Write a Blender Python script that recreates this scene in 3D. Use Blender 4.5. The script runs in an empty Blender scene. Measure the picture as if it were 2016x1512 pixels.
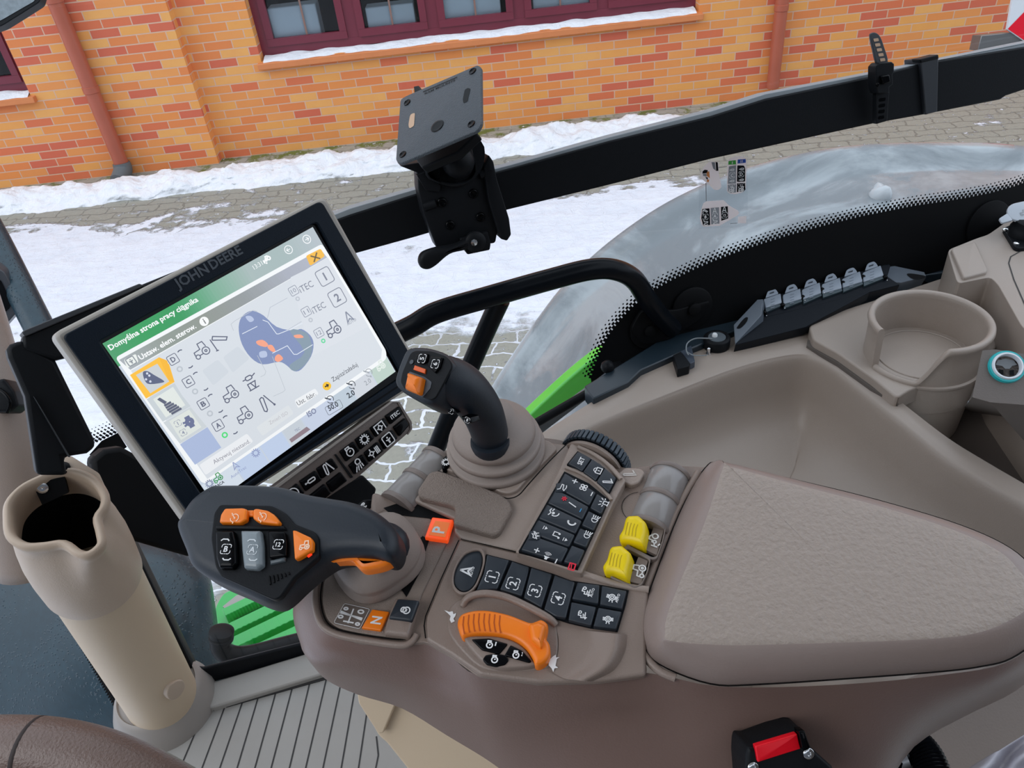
import bpy, math, random
from mathutils import Vector as V, Matrix
random.seed(7)
SC=bpy.context.scene
# ------------------------------------------------------------------ camera
FPX=1514.0; PIT=math.radians(37.0); ROL=math.radians(6.5)
CAM=V((0,0,2.4))
_F=V((0,math.cos(PIT),-math.sin(PIT))); _R=V((1,0,0)); _U=V((0,math.sin(PIT),math.cos(PIT)))
_X=_R*math.cos(ROL)-_U*math.sin(ROL); _Y=_R*math.sin(ROL)+_U*math.cos(ROL)
cd=bpy.data.cameras.new('camera'); cam=bpy.data.objects.new('camera',cd); SC.collection.objects.link(cam)
cd.sensor_fit='HORIZONTAL'; cd.sensor_width=36; cd.lens=36*FPX/2016; cd.clip_start=0.02; cd.clip_end=200
m=Matrix.Identity(4)
for i in range(3):
    m[i][0]=_X[i]; m[i][1]=_Y[i]; m[i][2]=-_F[i]; m[i][3]=CAM[i]
cam.matrix_world=m; SC.camera=cam
# ------------------------------------------------------------------ light: overcast winter sky, thin sun through cloud
SC.view_settings.view_transform='Standard'; SC.view_settings.look='None'; SC.view_settings.exposure=0.78; SC.view_settings.gamma=1
w=bpy.data.worlds.new('overcast_sky'); SC.world=w; w.use_nodes=True
nt=w.node_tree; nt.nodes.clear()
o=nt.nodes.new('ShaderNodeOutputWorld'); b=nt.nodes.new('ShaderNodeBackground')
tc=nt.nodes.new('ShaderNodeTexCoord'); sx=nt.nodes.new('ShaderNodeSeparateXYZ'); rp=nt.nodes.new('ShaderNodeValToRGB')
nt.links.new(tc.outputs['Generated'],sx.inputs[0]); nt.links.new(sx.outputs['Z'],rp.inputs[0]); nt.links.new(rp.outputs[0],b.inputs[0]); nt.links.new(b.outputs[0],o.inputs[0])
rp.color_ramp.elements[0].color=(.58,.65,.76,1); rp.color_ramp.elements[1].color=(.84,.93,1.05,1); rp.color_ramp.elements[0].position=0; rp.color_ramp.elements[1].position=.8
b.inputs[1].default_value=0.95
sl=bpy.data.lights.new('hazy_sun','SUN'); sl.energy=0.4; sl.angle=math.radians(35); sl.color=(1,.97,.93)
so=bpy.data.objects.new('hazy_sun',sl); SC.collection.objects.link(so); so.rotation_euler=(math.radians(24),math.radians(-46),0)
# ------------------------------------------------------------------ pixels of the 2016x1512 frame to points on real planes
def ray(x,y): return _F+_X*((x-1008)/FPX)-_Y*((y-756)/FPX)
def A(x,y,d): return CAM+ray(x,y)*d
class Pl:
    def __init__(s,O,n): s.O=V(O); s.n=V(n).normalized()
    def P(s,x,y,h=0.0):
        r=ray(x,y); q=s.O+s.n*h
        return CAM+r*((q-CAM).dot(s.n)/r.dot(s.n))
def Z(z): return Pl((0,0,z),(0,0,1))
def Yp(y): return Pl((0,y,0),(0,-1,0))
def rect(c,width):
    r=[ray(*q) for q in c]
    M=Matrix((r[1],-r[2],r[3])).transposed(); d=M.inverted()@r[0]
    P=[r[0],r[1]*d[0],r[2]*d[1],r[3]*d[2]]; s=width/(P[1]-P[0]).length
    P=[CAM+p*s for p in P]; n=(P[1]-P[0]).cross(P[3]-P[0])
    if n.dot(CAM-P[0])<0: n=-n
    return Pl(P[0],n)
# ------------------------------------------------------------------ materials
def lin(h):
    h=h.lstrip('#'); c=[int(h[i:i+2],16)/255 for i in (0,2,4)]
    return tuple((x/12.92 if x<=.04045 else ((x+.055)/1.055)**2.4) for x in c)+(1,)
MATS={}
def mat(name,col,rough=.5,metal=0,bump=0,bscale=400,spec=.5,emit=0,coat=0,var=0,vscale=6,trans=0):
    if isinstance(col,str) and spec==.5 and max(lin(col)[:3])<.02: spec=.12
    if name in MATS: return MATS[name]
    m=bpy.data.materials.new(name); m.use_nodes=True; nt=m.node_tree; p=nt.nodes['Principled BSDF']
    c=lin(col) if isinstance(col,str) else col
    p.inputs['Base Color'].default_value=c; p.inputs['Roughness'].default_value=rough; p.inputs['Metallic'].default_value=metal
    p.inputs['Specular IOR Level'].default_value=spec; p.inputs['Coat Weight'].default_value=coat; p.inputs['Coat Roughness'].default_value=.08
    if emit: p.inputs['Emission Color'].default_value=c; p.inputs['Emission Strength'].default_value=emit
    if trans: p.inputs['Alpha'].default_value=1-trans
    tc=nt.nodes.new('ShaderNodeTexCoord')
    if bump:
        n=nt.nodes.new('ShaderNodeTexNoise'); n.inputs['Scale'].default_value=bscale; n.inputs['Detail'].default_value=3
        bp=nt.nodes.new('ShaderNodeBump'); bp.inputs['Strength'].default_value=bump; bp.inputs['Distance'].default_value=.0015
        nt.links.new(tc.outputs['Object'],n.inputs['Vector']); nt.links.new(n.outputs[0],bp.inputs['Height']); nt.links.new(bp.outputs[0],p.inputs['Normal'])
    if var:
        n=nt.nodes.new('ShaderNodeTexNoise'); n.inputs['Scale'].default_value=vscale; n.inputs['Detail'].default_value=6
        x=nt.nodes.new('ShaderNodeMix'); x.data_type='RGBA'; x.inputs['A'].default_value=c; x.inputs['B'].default_value=tuple(min(1,v*(1+var)+.02*var) for v in c[:3])+(1,)
        nt.links.new(tc.outputs['Object'],n.inputs['Vector']); nt.links.new(n.outputs[0],x.inputs['Factor']); nt.links.new(x.outputs['Result'],p.inputs['Base Color'])
    MATS[name]=m; return m
# ------------------------------------------------------------------ objects
def emp(name,loc,label,cat,group=None):
    o=bpy.data.objects.new(name,None); SC.collection.objects.link(o); o.location=loc; o.empty_display_size=.02
    o['label']=label; o['category']=cat
    if group: o['group']=group
    return o
def wloc(o):
    l=V((0,0,0))
    while o: l=l+V(o.location); o=o.parent
    return l
class MB:
    def __init__(s): s.v=[]; s.f=[]; s.mi=[]; s.ms=[]
    def mat(s,m):
        if m not in s.ms: s.ms.append(m)
        return s.ms.index(m)
    def add(s,vs,fs,m):
        b=len(s.v); i=s.mat(m); s.v+=[V(p) for p in vs]
        for f in fs: s.f.append([b+k for k in f]); s.mi.append(i)
        return s
    def build(s,name,parent=None,label=None,cat=None,group=None,kind=None,bevel=0,seg=2,sub=0,smooth=True,ang=50,solid=0,centre=False):
        me=bpy.data.meshes.new(name)
        L=wloc(parent) if parent else V((0,0,0))
        if centre and not parent and s.v:
            lo=V([min(p[i] for p in s.v) for i in range(3)]); hi=V([max(p[i] for p in s.v) for i in range(3)]); L=V(((lo.x+hi.x)/2,(lo.y+hi.y)/2,lo.z))
        me.from_pydata([tuple(p-L) for p in s.v],[],s.f); 
        for mm in s.ms: me.materials.append(mm)
        me.polygons.foreach_set('material_index',s.mi)
        o=bpy.data.objects.new(name,me); SC.collection.objects.link(o)
        if parent: o.parent=parent
        elif centre: o.location=L
        if smooth: me.polygons.foreach_set('use_smooth',[True]*len(me.polygons))
        me.update(); me.validate()
        if smooth: me.set_sharp_from_angle(angle=math.radians(ang))
        if solid:
            md=o.modifiers.new('s','SOLIDIFY'); md.thickness=abs(solid); md.offset=-1 if solid>0 else 1
        if bevel:
            md=o.modifiers.new('b','BEVEL'); md.width=bevel; md.segments=seg; md.limit_method='ANGLE'; md.angle_limit=math.radians(40); md.harden_normals=False
        if sub:
            md=o.modifiers.new('u','SUBSURF'); md.levels=sub; md.render_levels=sub
        if label: o['label']=label
        if cat: o['category']=cat
        if group: o['group']=group
        if kind: o['kind']=kind
        return o
def spl(pts,n=6,closed=True):
    out=[];N=len(pts); T=len(pts[0])
    rng=range(N) if closed else range(N-1)
    for i in rng:
        g=(lambda k: pts[k%N]) if closed else (lambda k: pts[max(0,min(N-1,k))])
        a,b,c,d=g(i-1),g(i),g(i+1),g(i+2)
        for j in range(n):
            t=j/n
            out.append(tuple(.5*((2*b[k])+(-a[k]+c[k])*t+(2*a[k]-5*b[k]+4*c[k]-d[k])*t*t+(-a[k]+3*b[k]-3*c[k]+d[k])*t**3) for k in range(T)))
    if not closed: out.append(tuple(pts[-1]))
    return out
def rnd(pts,r,n=4):
    """round the corners of a closed outline"""
    out=[];N=len(pts)
    for i in range(N):
        a,b,c=[V((pts[k%N][0],pts[k%N][1])) for k in (i-1,i,i+1)]
        rr=r if not (len(pts[i])>2) else pts[i][2]
        u=(a-b);w_=(c-b);q=min(rr,u.length*.48,w_.length*.48)
        if q<=0.01: out.append((b.x,b.y)); continue
        p0=b+u.normalized()*q;p1=b+w_.normalized()*q
        for j in range(n+1):
            t=j/n; p=p0*(1-t)**2+b*2*t*(1-t)+p1*t*t; out.append((p.x,p.y))
    return out
def basis(n):
    n=V(n).normalized(); a=V((1,0,0)) if abs(n.x)<.9 else V((0,1,0))
    u=(a-n*a.dot(n)).normalized(); return u,n.cross(u)
def inset(P,n,d):
    """offset a planar closed 3D outline inwards by d"""
    N=len(P); u,w_=basis(n); Q=[(p.dot(u),p.dot(w_)) for p in P]
    ar=sum(Q[i][0]*Q[(i+1)%N][1]-Q[(i+1)%N][0]*Q[i][1] for i in range(N)); sg=1 if ar>0 else -1
    out=[]
    for i in range(N):
        a=P[i]-P[i-1]; b=P[(i+1)%N]-P[i]
        if a.length<1e-9: a=b
        if b.length<1e-9: b=a
        na=n.cross(a).normalized()*sg; nb=n.cross(b).normalized()*sg
        q=na+nb
        if q.length<1e-6: q=na
        q=q.normalized(); k=max(.5,q.dot(na)); out.append(P[i]+q*(d/k))
    for it in range(40):                      # collapse edges that an inward offset has turned over
        bad=[i for i in range(N) if (out[(i+1)%N]-out[i]).dot(P[(i+1)%N]-P[i])<0]
        if not bad or d<0: break
        for i in bad:
            k=(i+1)%N; mid=(out[i]+out[k])/2; out[i]=mid.copy(); out[k]=mid.copy()
        for i in bad:
            for j in (i-1,(i+2)%N): out[j]=out[j]*.7+(out[j-1]+out[(j+1)%N])*.15
    return out
def ringloft(B,rings,m,cap0=True,cap1=True,closed=True):
    N=len(rings[0]); vs=[p for r in rings for p in r]; fs=[]
    for i in range(len(rings)-1):
        for j in range(N if closed else N-1):
            k=(j+1)%N; fs.append([i*N+j,i*N+k,(i+1)*N+k,(i+1)*N+j])
    if cap0: fs.append(list(range(N))[::-1])
    if cap1: fs.append([(len(rings)-1)*N+j for j in range(N)])
    B.add(vs,fs,m)
def prism(B,pl,px,h0,h1,m,at=None):
    """outline traced at height h1 (or at), straight sides along the plane's normal down to h0"""
    a=h1 if at is None else at
    T=[pl.P(p[0],p[1],a)+pl.n*(h1-a) for p in px]; ringloft(B,[[p+pl.n*(h0-h1) for p in T],T],m)
def pillow(B,pl,px,h0,h1,r,m,n=4,dome=0,flare=0,at=None):
    """prism with a rounded top edge of radius r; outline traced where it is widest"""
    hh=h1-r if at is None else at
    T=[pl.P(p[0],p[1],hh) for p in px]; T=[p+pl.n*(h1-r-hh) for p in T]
    rings=[[p+pl.n*(h0-(h1-r)) for p in (inset(T,pl.n,-flare) if flare else T)],T]
    for k in range(1,n+1):
        t=math.pi/2*k/n; rings.append([p+pl.n*(r*math.sin(t)) for p in inset(T,pl.n,r*(1-math.cos(t)))])
    if dome:
        c=sum(rings[-1],V((0,0,0)))/len(T); last=rings[-1]
        for k in (.8,.6,.4,.2,.05): rings.append([c+(p-c)*k+pl.n*dome*(1-k*k) for p in last])
    ringloft(B,rings,m)
def wall_px(B,pl,out,inn,h0,h1,m):
    """ring-shaped rim between two outlines"""
    N=len(out); 
    O=[pl.P(p[0],p[1],h1) for p in out]; I=[pl.P(p[0],p[1],h1) for p in inn]; d=pl.n*(h0-h1)
    vs=O+I+[p+d for p in O]+[p+d for p in I]; fs=[]
    for j in range(N):
        k=(j+1)%N; fs+= [[j,k,N+k,N+j],[2*N+j,2*N+k,k,j],[N+j,N+k,3*N+k,3*N+j],[2*N+j,3*N+j,3*N+k,2*N+k]]
    B.add(vs,fs,m)
def tube(B,path,r,m,n=12,smooth=5,caps=True,flat=1.0,up=None):
    P=[V(p) for p in path]; R=r if isinstance(r,(list,tuple)) else [r]*len(P)
    if smooth>1 and len(P)>2:
        q=spl([tuple(p)+(R[i],) for i,p in enumerate(P)],smooth,False); P=[V(x[:3]) for x in q]; R=[x[3] for x in q]
    rings=[]; u=None
    for i,p in enumerate(P):
        t=(P[min(i+1,len(P)-1)]-P[max(i-1,0)]).normalized()
        if u is None:
            a=V(up) if up is not None else (V((0,0,1)) if abs(t.z)<.9 else V((1,0,0)))
            u=(a-t*a.dot(t)).normalized()
        else: u=(u-t*u.dot(t)).normalized()
        w_=t.cross(u); rings.append([p+u*(R[i]*flat*math.cos(2*math.pi*k/n))+w_*(R[i]*math.sin(2*math.pi*k/n)) for k in range(n)])
    ringloft(B,rings,m,caps,caps)
def lathe(B,c,ax,prof,m,n=32,a0=0,a1=2*math.pi,u=None,sx=1,sy=1,cap=True):
    """prof: (radius, height) pairs"""
    c=V(c); ax=V(ax).normalized(); 
    if u is None: u,w_=basis(ax)
    else: u=V(u); u=(u-ax*u.dot(ax)).normalized(); w_=ax.cross(u)
    full=abs(a1-a0-2*math.pi)<1e-6; N=n if full else n+1
    rings=[[c+ax*h+u*(r*sx*math.cos(a0+(a1-a0)*k/n))+w_*(r*sy*math.sin(a0+(a1-a0)*k/n)) for k in range(N)] for r,h in prof]
    vs=[p for q in rings for p in q]; fs=[]
    for i in range(len(rings)-1):
        for j in range(N if full else N-1):
            k=(j+1)%N; fs.append([i*N+j,i*N+k,(i+1)*N+k,(i+1)*N+j])
    if full and cap: 
        if prof[0][0]>1e-5: fs.append(list(range(N))[::-1])
        if prof[-1][0]>1e-5: fs.append([(len(rings)-1)*N+j for j in range(N)])
    B.add(vs,fs,m)
def ball(B,c,r,m,n=16,sc=(1,1,1)):
    c=V(c); k=n//2; vs=[]; fs=[]
    for i in range(k+1):
        t=math.pi*i/k
        for j in range(n): a=2*math.pi*j/n; vs.append(c+V((r*sc[0]*math.sin(t)*math.cos(a),r*sc[1]*math.sin(t)*math.sin(a),r*sc[2]*math.cos(t))))
    for i in range(k):
        for j in range(n): q=(j+1)%n; fs.append([i*n+j,(i+1)*n+j,(i+1)*n+q,i*n+q])
    B.add(vs,fs,m)
def box(B,lo,hi,m):
    x0,y0,z0=lo;x1,y1,z1=hi
    B.add([(x0,y0,z0),(x1,y0,z0),(x1,y1,z0),(x0,y1,z0),(x0,y0,z1),(x1,y0,z1),(x1,y1,z1),(x0,y1,z1)],[[3,2,1,0],[4,5,6,7],[0,1,5,4],[1,2,6,5],[2,3,7,6],[3,0,4,7]],m)
def obox(B,c,u,v,w_,m):
    """box with centre c and half-axes u v w"""
    c,u,v,w_=V(c),V(u),V(v),V(w_); vs=[c+u*a+v*b+w_*d for d in (-1,1) for b in (-1,1) for a in (-1,1)]
    B.add(vs,[[0,2,3,1],[4,5,7,6],[0,1,5,4],[2,6,7,3],[0,4,6,2],[1,3,7,5]],m)
def sheet(B,grid,m,nu=5,nv=5):
    """smooth surface through a grid of 3D points"""
    rows=[spl([tuple(p) for p in r],nu,False) for r in grid]
    cols=[spl([r[j] for r in rows],nv,False) for j in range(len(rows[0]))]
    H=len(cols[0]);W=len(cols); vs=[V(cols[j][i]) for i in range(H) for j in range(W)]
    B.add(vs,[[i*W+j,i*W+j+1,(i+1)*W+j+1,(i+1)*W+j] for i in range(H-1) for j in range(W-1)],m)
# ------------------------------------------------------------------ printed marks and lettering
class Fr:
    """frame on a plane: origin o, unit vector towards q has length 1 = |oq|"""
    def __init__(s,pl,o,q,h,flip=1):
        s.o=pl.P(o[0],o[1],h); a=pl.P(q[0],q[1],h)-s.o; s.k=a.length; s.u=a; s.v=pl.n.cross(a)*flip; s.n=pl.n
    def p(s,x,y,h=0): return s.o+s.u*x+s.v*y+s.n*h
TX={}
def glyphs(txt,bold=False):
    key=(txt,bold)
    if key in TX: return TX[key]
    c=bpy.data.curves.new('t','FONT'); c.body=txt; c.size=1; c.resolution_u=2; c.align_x='LEFT'
    if bold: c.offset=.026
    o=bpy.data.objects.new('t',c); SC.collection.objects.link(o); dg=bpy.context.evaluated_depsgraph_get(); dg.update()
    me=bpy.data.meshes.new_from_object(o.evaluated_get(dg)); vs=[tuple(v.co[:2]) for v in me.vertices]; fs=[list(p.vertices) for p in me.polygons]
    bpy.data.objects.remove(o); bpy.data.curves.remove(c); bpy.data.meshes.remove(me)
    x0=min(v[0] for v in vs);x1=max(v[0] for v in vs);y0=min(v[1] for v in vs);y1=max(v[1] for v in vs)
    TX[key]=(vs,fs,x0,x1,y0,y1); return TX[key]
def text(B,txt,pl,a,b,h,m,ratio=1.0,bold=False,lift=.0003):
    """lettering whose baseline runs from pixel a to pixel b"""
    vs,fs,x0,x1,y0,y1=glyphs(txt,bold); f=Fr(pl,a,b,h); s=1/(x1-x0)
    B.add([f.p((x-x0)*s,y*s*ratio,lift) for x,y in vs],fs,m)
def ctext(B,txt,f,cx,cy,wd,m,ratio=1.0,bold=False,lift=.0003,hh=None):
    vs,fs,x0,x1,y0,y1=glyphs(txt,bold); s=wd/(x1-x0) if wd else hh/(y1-y0); sy=s*ratio if hh is None else hh/(y1-y0)
    B.add([f.p(cx+(x-(x0+x1)/2)*s,cy+(y-(y0+y1)/2)*sy,lift) for x,y in vs],fs,m)
def stroke(B,f,pts,wd,m,closed=False,lift=.0003):
    N=len(pts); P=[V((p[0],p[1])) for p in pts]; L=[];R=[]
    for i in range(N):
        if closed: a,b=P[i]-P[i-1],P[(i+1)%N]-P[i]
        else: a=P[i]-P[i-1] if i else P[1]-P[0]; b=P[i+1]-P[i] if i<N-1 else a
        if a.length<1e-9:a=b
        if b.length<1e-9:b=a
        t=(a.normalized()+b.normalized()); t=t.normalized() if t.length>1e-6 else a.normalized()
        n=V((-t.y,t.x)); k=wd/2/max(.4,n.dot(V((-a.y,a.x)).normalized())); L.append(P[i]+n*k);R.append(P[i]-n*k)
    vs=[f.p(q.x,q.y,lift) for q in L+R]; fs=[]
    for i in range(N if closed else N-1):
        k=(i+1)%N; fs.append([i,k,N+k,N+i][::-1])
    B.add(vs,fs,m)
def fill(B,f,pts,m,lift=.0003): B.add([f.p(x,y,lift) for x,y in pts],[list(range(len(pts)))],m)
def circ(cx,cy,r,n=16,a0=0,a1=360): return [(cx+r*math.cos(math.radians(a0+(a1-a0)*k/n)),cy+r*math.sin(math.radians(a0+(a1-a0)*k/n))) for k in range(n+(abs(a1-a0)<359.9))]
def rsq(cx,cy,hx,hy,r=.25,n=3): return rnd([(cx-hx,cy-hy),(cx+hx,cy-hy),(cx+hx,cy+hy),(cx-hx,cy+hy)],r,n)
def poly(*a): return [(a[i],a[i+1]) for i in range(0,len(a),2)]
ICON={
 'tractor':[('c',.45,-.3,.42),('c',.45,-.3,.12),('c',-.65,-.5,.24),('l',-.4,-.45,.05,-.45),('l',-.85,-.28,-.8,.1,-.05,.15,0,.8,.6,.8,.7,.15)],
 'trailer':[('c',.5,.1,.35),('c',-.3,0,.2),('l',.7,.45,.3,.75,-.1,.75,-.15,.3,-.5,.3),('l',-.5,.0,-.95,-.1),('l',-.9,.3,-.95,-.5),('l',-.75,-.5,-.4,-.7)],
 'fan':[('c',.35,.35,.3),('c',-.35,.35,.3),('c',.35,-.35,.3),('c',-.35,-.35,.3),('d',0,0,.12)],
 'phone':[('a',.35,0,.75,110,250,.3),('d',.15,.68,.2),('d',.15,-.68,.2)],
 'voice':[('a',.2,-.1,.75,150,280,.22),('d',0,.15,.28),('l',-.7,.9,-.1,.6,.3,.95,.8,.8),('l',.3,.5,.9,.3)],
 'music':[('l',-.45,-.5,-.45,.8,.5,.8,.5,-.35),('d',-.62,-.55,.25),('d',.33,-.4,.25)],
 'speaker':[('p',-.9,-.3,-.5,-.3,-.1,-.7,-.1,.7,-.5,.3,-.9,.3),('a',-.1,0,.4,-50,50,.12),('a',-.1,0,.7,-50,50,.12),('a',-.1,0,1,-50,50,.12)],
 'mute':[('l',-.8,-.7,.8,.7),('l',-.7,.3,-.3,.3,.1,.8,.1,-.8,-.3,-.3,-.7,-.3,-.7,.3),('l',.3,.5,.8,-.5),('l',.8,.5,.3,-.2)],
 'lamp':[('a',-.1,0,.55,90,270,.16),('l',-.1,.55,.1,.55,.1,-.55,-.1,-.55),('l',.3,.45,.95,.55),('l',.3,.1,.95,.1),('l',.3,-.3,.95,-.35),('l',.3,-.5,.95,-.8)],
 'beacon':[('l',-.6,-.8,.6,-.8),('l',-.35,-.8,-.35,.1,.35,.1,.35,-.8),('l',0,.4,0,.95),('l',-.5,.35,-.85,.8),('l',.5,.35,.85,.8),('l',-.6,0,-1,.1),('l',.6,0,1,.1)],
 'lock':[('l',-.6,.1,-.6,-.8,.6,-.8,.6,.1,-.6,.1),('a',0,.1,.42,0,180,.15),('l',0,-.15,0,-.55)],
 'padlocks':[('c',-.25,0,.45),('c',.3,0,.6),('l',.3,-.25,.3,.25),('l',-.8,0,-.5,0)],
 'gear':[('c',0,0,.5)]+[('l',.55*math.cos(k*math.pi/6),.55*math.sin(k*math.pi/6),.85*math.cos(k*math.pi/6),.85*math.sin(k*math.pi/6)) for k in range(12)],
 'pto':[('l',-.8,-.7,-.8,.6,.8,.6,.8,-.7),('c',0,-.1,.3),('l',0,.25,0,.45),('l',0,-.45,0,-.65),('l',.35,-.1,.55,-.1),('l',-.35,-.1,-.55,-.1)],
 'engine':[('c',0,-.15,.6),('l',-.45,.35,-.45,.75,.2,.75,.2,.5),('l',-.1,-.1,.2,.05)],
 'worklight':[('c',.1,.45,.4),('l',-.35,.1,.55,.1),('l',-.4,-.1,-.9,-.8),('l',-.1,-.1,-.4,-.8),('l',.2,-.1,.1,-.8),('l',.5,-.1,.55,-.7)],
 'climate':[('c',-.4,0,.28),('l',-.4,.4,-.4,.75),('l',-.4,-.4,-.4,-.75),('l',-.05,0,.2,0),('l',-.75,0,-1.05,0),('l',.4,-.6,.4,.5),('l',.65,-.6,.65,.5),('l',.9,-.6,.9,.5)],
 'info':[('r',0,0,.85,.85),('d',0,.35,.15),('p',-.15,-.6,.15,-.6,.15,.1,-.15,.1),('l',-.4,.1,0,-.2,.4,.1)],
 'hook':[('l',-.2,.9,-.45,.7,.1,-.8,.35,-.6,-.2,.9),('l',.1,-.8,.8,-.2)],
 'jack':[('r',.15,0,.55,.22),('l',-.35,0,-.95,0),('d',-.8,0,.15)],
 'arrowc':[('c',0,0,.85),('p',-.5,-.15,0,-.15,0,-.5,.55,0,0,.5,0,.15,-.5,.15)],
 'arrowl':[('c',0,0,.85),('l',.4,0,-.4,0),('l',-.05,.4,-.45,0,-.05,-.4)],
 'arrowr':[('c',0,0,.85),('l',-.4,0,.4,0),('l',.05,.4,.45,0,.05,-.4)],
 'nav':[('l',-.1,.9,-.6,-.5,-.05,-.15,.5,-.55,-.1,.9)],
 'navauto':[('l',0,1,-.6,-.7,0,-.3,.6,-.7,0,1)],
 'mfwd':[('c',.55,.5,.25),('l',.5,.8,-.1,.8,-.1,.3,-.55,.3,-.55,-.1,.3,-.1),('c',-.2,-.3,.2),('p',-.9,-.5,-.4,-.9,-.35,-.1),('l',-.4,-.5,.6,-.5)],
 'diff':[('c',0,0,.55),('c',0,0,.25),('l',0,.6,0,1),('l',-.25,.6,-.25,1),('l',.25,.6,.25,1),('l',0,-.6,0,-1),('l',-.25,-.6,-.25,-1),('l',.25,-.6,.25,-1),('l',-.6,.2,-1,.3),('l',-.6,-.2,-1,-.3)],
 'cruise':[('a',0,0,.7,-50,150,.14),('a',0,0,.7,190,260,.14),('l',0,0,-.8,.8),('d',0,0,.16),('l',0,-.65,0,-1)],
 'plus':[('l',-.8,0,.8,0),('l',0,-.8,0,.8)],'minus':[('l',-.8,0,.8,0)],
 'star':[('l',-.8,0,.8,0),('l',-.4,-.7,.4,.7),('l',-.4,.7,.4,-.7)],
 'eject':[('l',-.6,.6,.6,.6),('p',-.6,.1,.6,.1,0,-.7)],
 'updn':[('a',0,.2,.6,50,130,.18)],'cup':[('a',0,-.1,.6,230,310,.18)],
 'swirl':[('l',-.8,.8,-.5,.3,.7,.3,.7,-.05,-.4,-.3,-.6,-.6,.3,-.8,.8,-.6)],
 'corner':[('l',-.8,.2,-.5,-.7,.4,-.7,.8,-.1,.3,.5),('a',0,0,.35,0,300,.1),('l',-.2,.7,.8,.9)],
 'rabbit':[('p',-.7,-.4,-.3,-.1,.2,-.1,.5,.3,.9,.9,.75,.2,.9,-.2,.5,-.4,.7,-.7,.3,-.7,-.1,-.55,-.4,-.8)],
 'turtle':[('p',-1,-.1,-.65,.15,-.4,.5,.1,.6,.6,.3,.9,.0,.6,-.1,.7,-.45,.45,-.2,-.3,-.2,-.45,-.5,-.6,-.15)],
 'gate':[('l',-.05,.9,-.05,-.9),('l',-.9,.35,.85,-.25),('l',-.9,.15,.85,-.05),('l',-.45,-.75,.35,-.75),('c',-.6,.75,.14),('c',.55,.7,.2),('c',-.75,-.3,.16),('c',.65,-.8,.14)],
 'valve':[('r',0,.35,.35,.2),('l',-.7,.35,-.4,.35),('l',.4,.35,.8,.5),('l',-.5,-.2,.5,-.2),('l',-.45,-.25,-.45,-.85),('l',-.1,-.25,.15,-.85,.4,-.25),('l',-.6,-.88,.55,-.88)],
 'arm':[('l',-.75,.35,.5,-.35,.75,-.1,-.5,.65,-.75,.35),('l',-.9,.5,-.85,-.85),('l',-1,-.8,-.7,-.85)],
 'arm2':[('l',-.5,-.7,-.35,.6,-.1,.7,.05,.55,-.15,-.7,-.3,-.85,-.5,-.7),('l',.2,.8,.75,-.6),('d',.75,-.6,.12)],
 'sensor':[('p',-.75,.95,-.45,1,-.1,.3,-.4,.2),('l',-.5,.1,.2,.1),('l',-.5,-.15,.35,-.15),('l',-.5,-.4,.5,-.4),('l',-.45,-.65,.6,-.65),('l',-.35,-.9,.7,-.9)],
}
def icon(B,name,f,m,cx=0,cy=0,s=1,wd=.14,lift=.0003,sy=None):
    s=s*1.18; sy=None if sy is None else sy*1.18; wd=wd*1.12
    sy=s if sy is None else sy
    T=lambda P:[(cx+x*s,cy+y*sy) for x,y in P]
    for e in ICON[name]:
        k=e[0]
        if k=='l': stroke(B,f,T(poly(*e[1:])),wd*s,m,lift=lift)
        elif k=='c': stroke(B,f,T(circ(e[1],e[2],e[3])),wd*s,m,True,lift)
        elif k=='d': fill(B,f,T(circ(e[1],e[2],e[3],12)),m,lift)
        elif k=='a': stroke(B,f,T(circ(e[1],e[2],e[3],8,e[4],e[5])),e[6]*s,m,lift=lift)
        elif k=='p': fill(B,f,T(poly(*e[1:])),m,lift)
        elif k=='r': stroke(B,f,T(rsq(e[1],e[2],e[3],e[4])),wd*s,m,True,lift)
def framed(B,ch,f,m,s=1,lift=.0003,cx=0,cy=0):
    """a rounded broken square with a character inside"""
    q=rsq(cx,cy,s,s,.45*s,4); N=len(q)
    g=[i for i in range(N)]
    stroke(B,f,[(cx-s,cy-.3*s),(cx-s,cy-.75*s),(cx-.75*s,cy-s),(cx-.25*s,cy-s)],.15*s,m,lift=lift)
    stroke(B,f,[(cx+s,cy-.3*s),(cx+s,cy-.75*s),(cx+.75*s,cy-s),(cx+.25*s,cy-s)],.15*s,m,lift=lift)
    stroke(B,f,[(cx-s,cy+.3*s),(cx-s,cy+.75*s),(cx-.75*s,cy+s),(cx-.25*s,cy+s)],.15*s,m,lift=lift)
    stroke(B,f,[(cx+s,cy+.3*s),(cx+s,cy+.75*s),(cx+.75*s,cy+s),(cx+.25*s,cy+s)],.15*s,m,lift=lift)
    for a in ((0,1),(0,-1)): stroke(B,f,[(cx-.12*s,cy+a[1]*s),(cx+.12*s,cy+a[1]*s)],.15*s,m,lift=lift)
    wd={1:.75,2:1.25}[len(ch)]*s
    ctext(B,ch,f,cx,cy,None,m,bold=True,lift=lift,hh=1.22*s if len(ch)==1 else .95*s)
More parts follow.
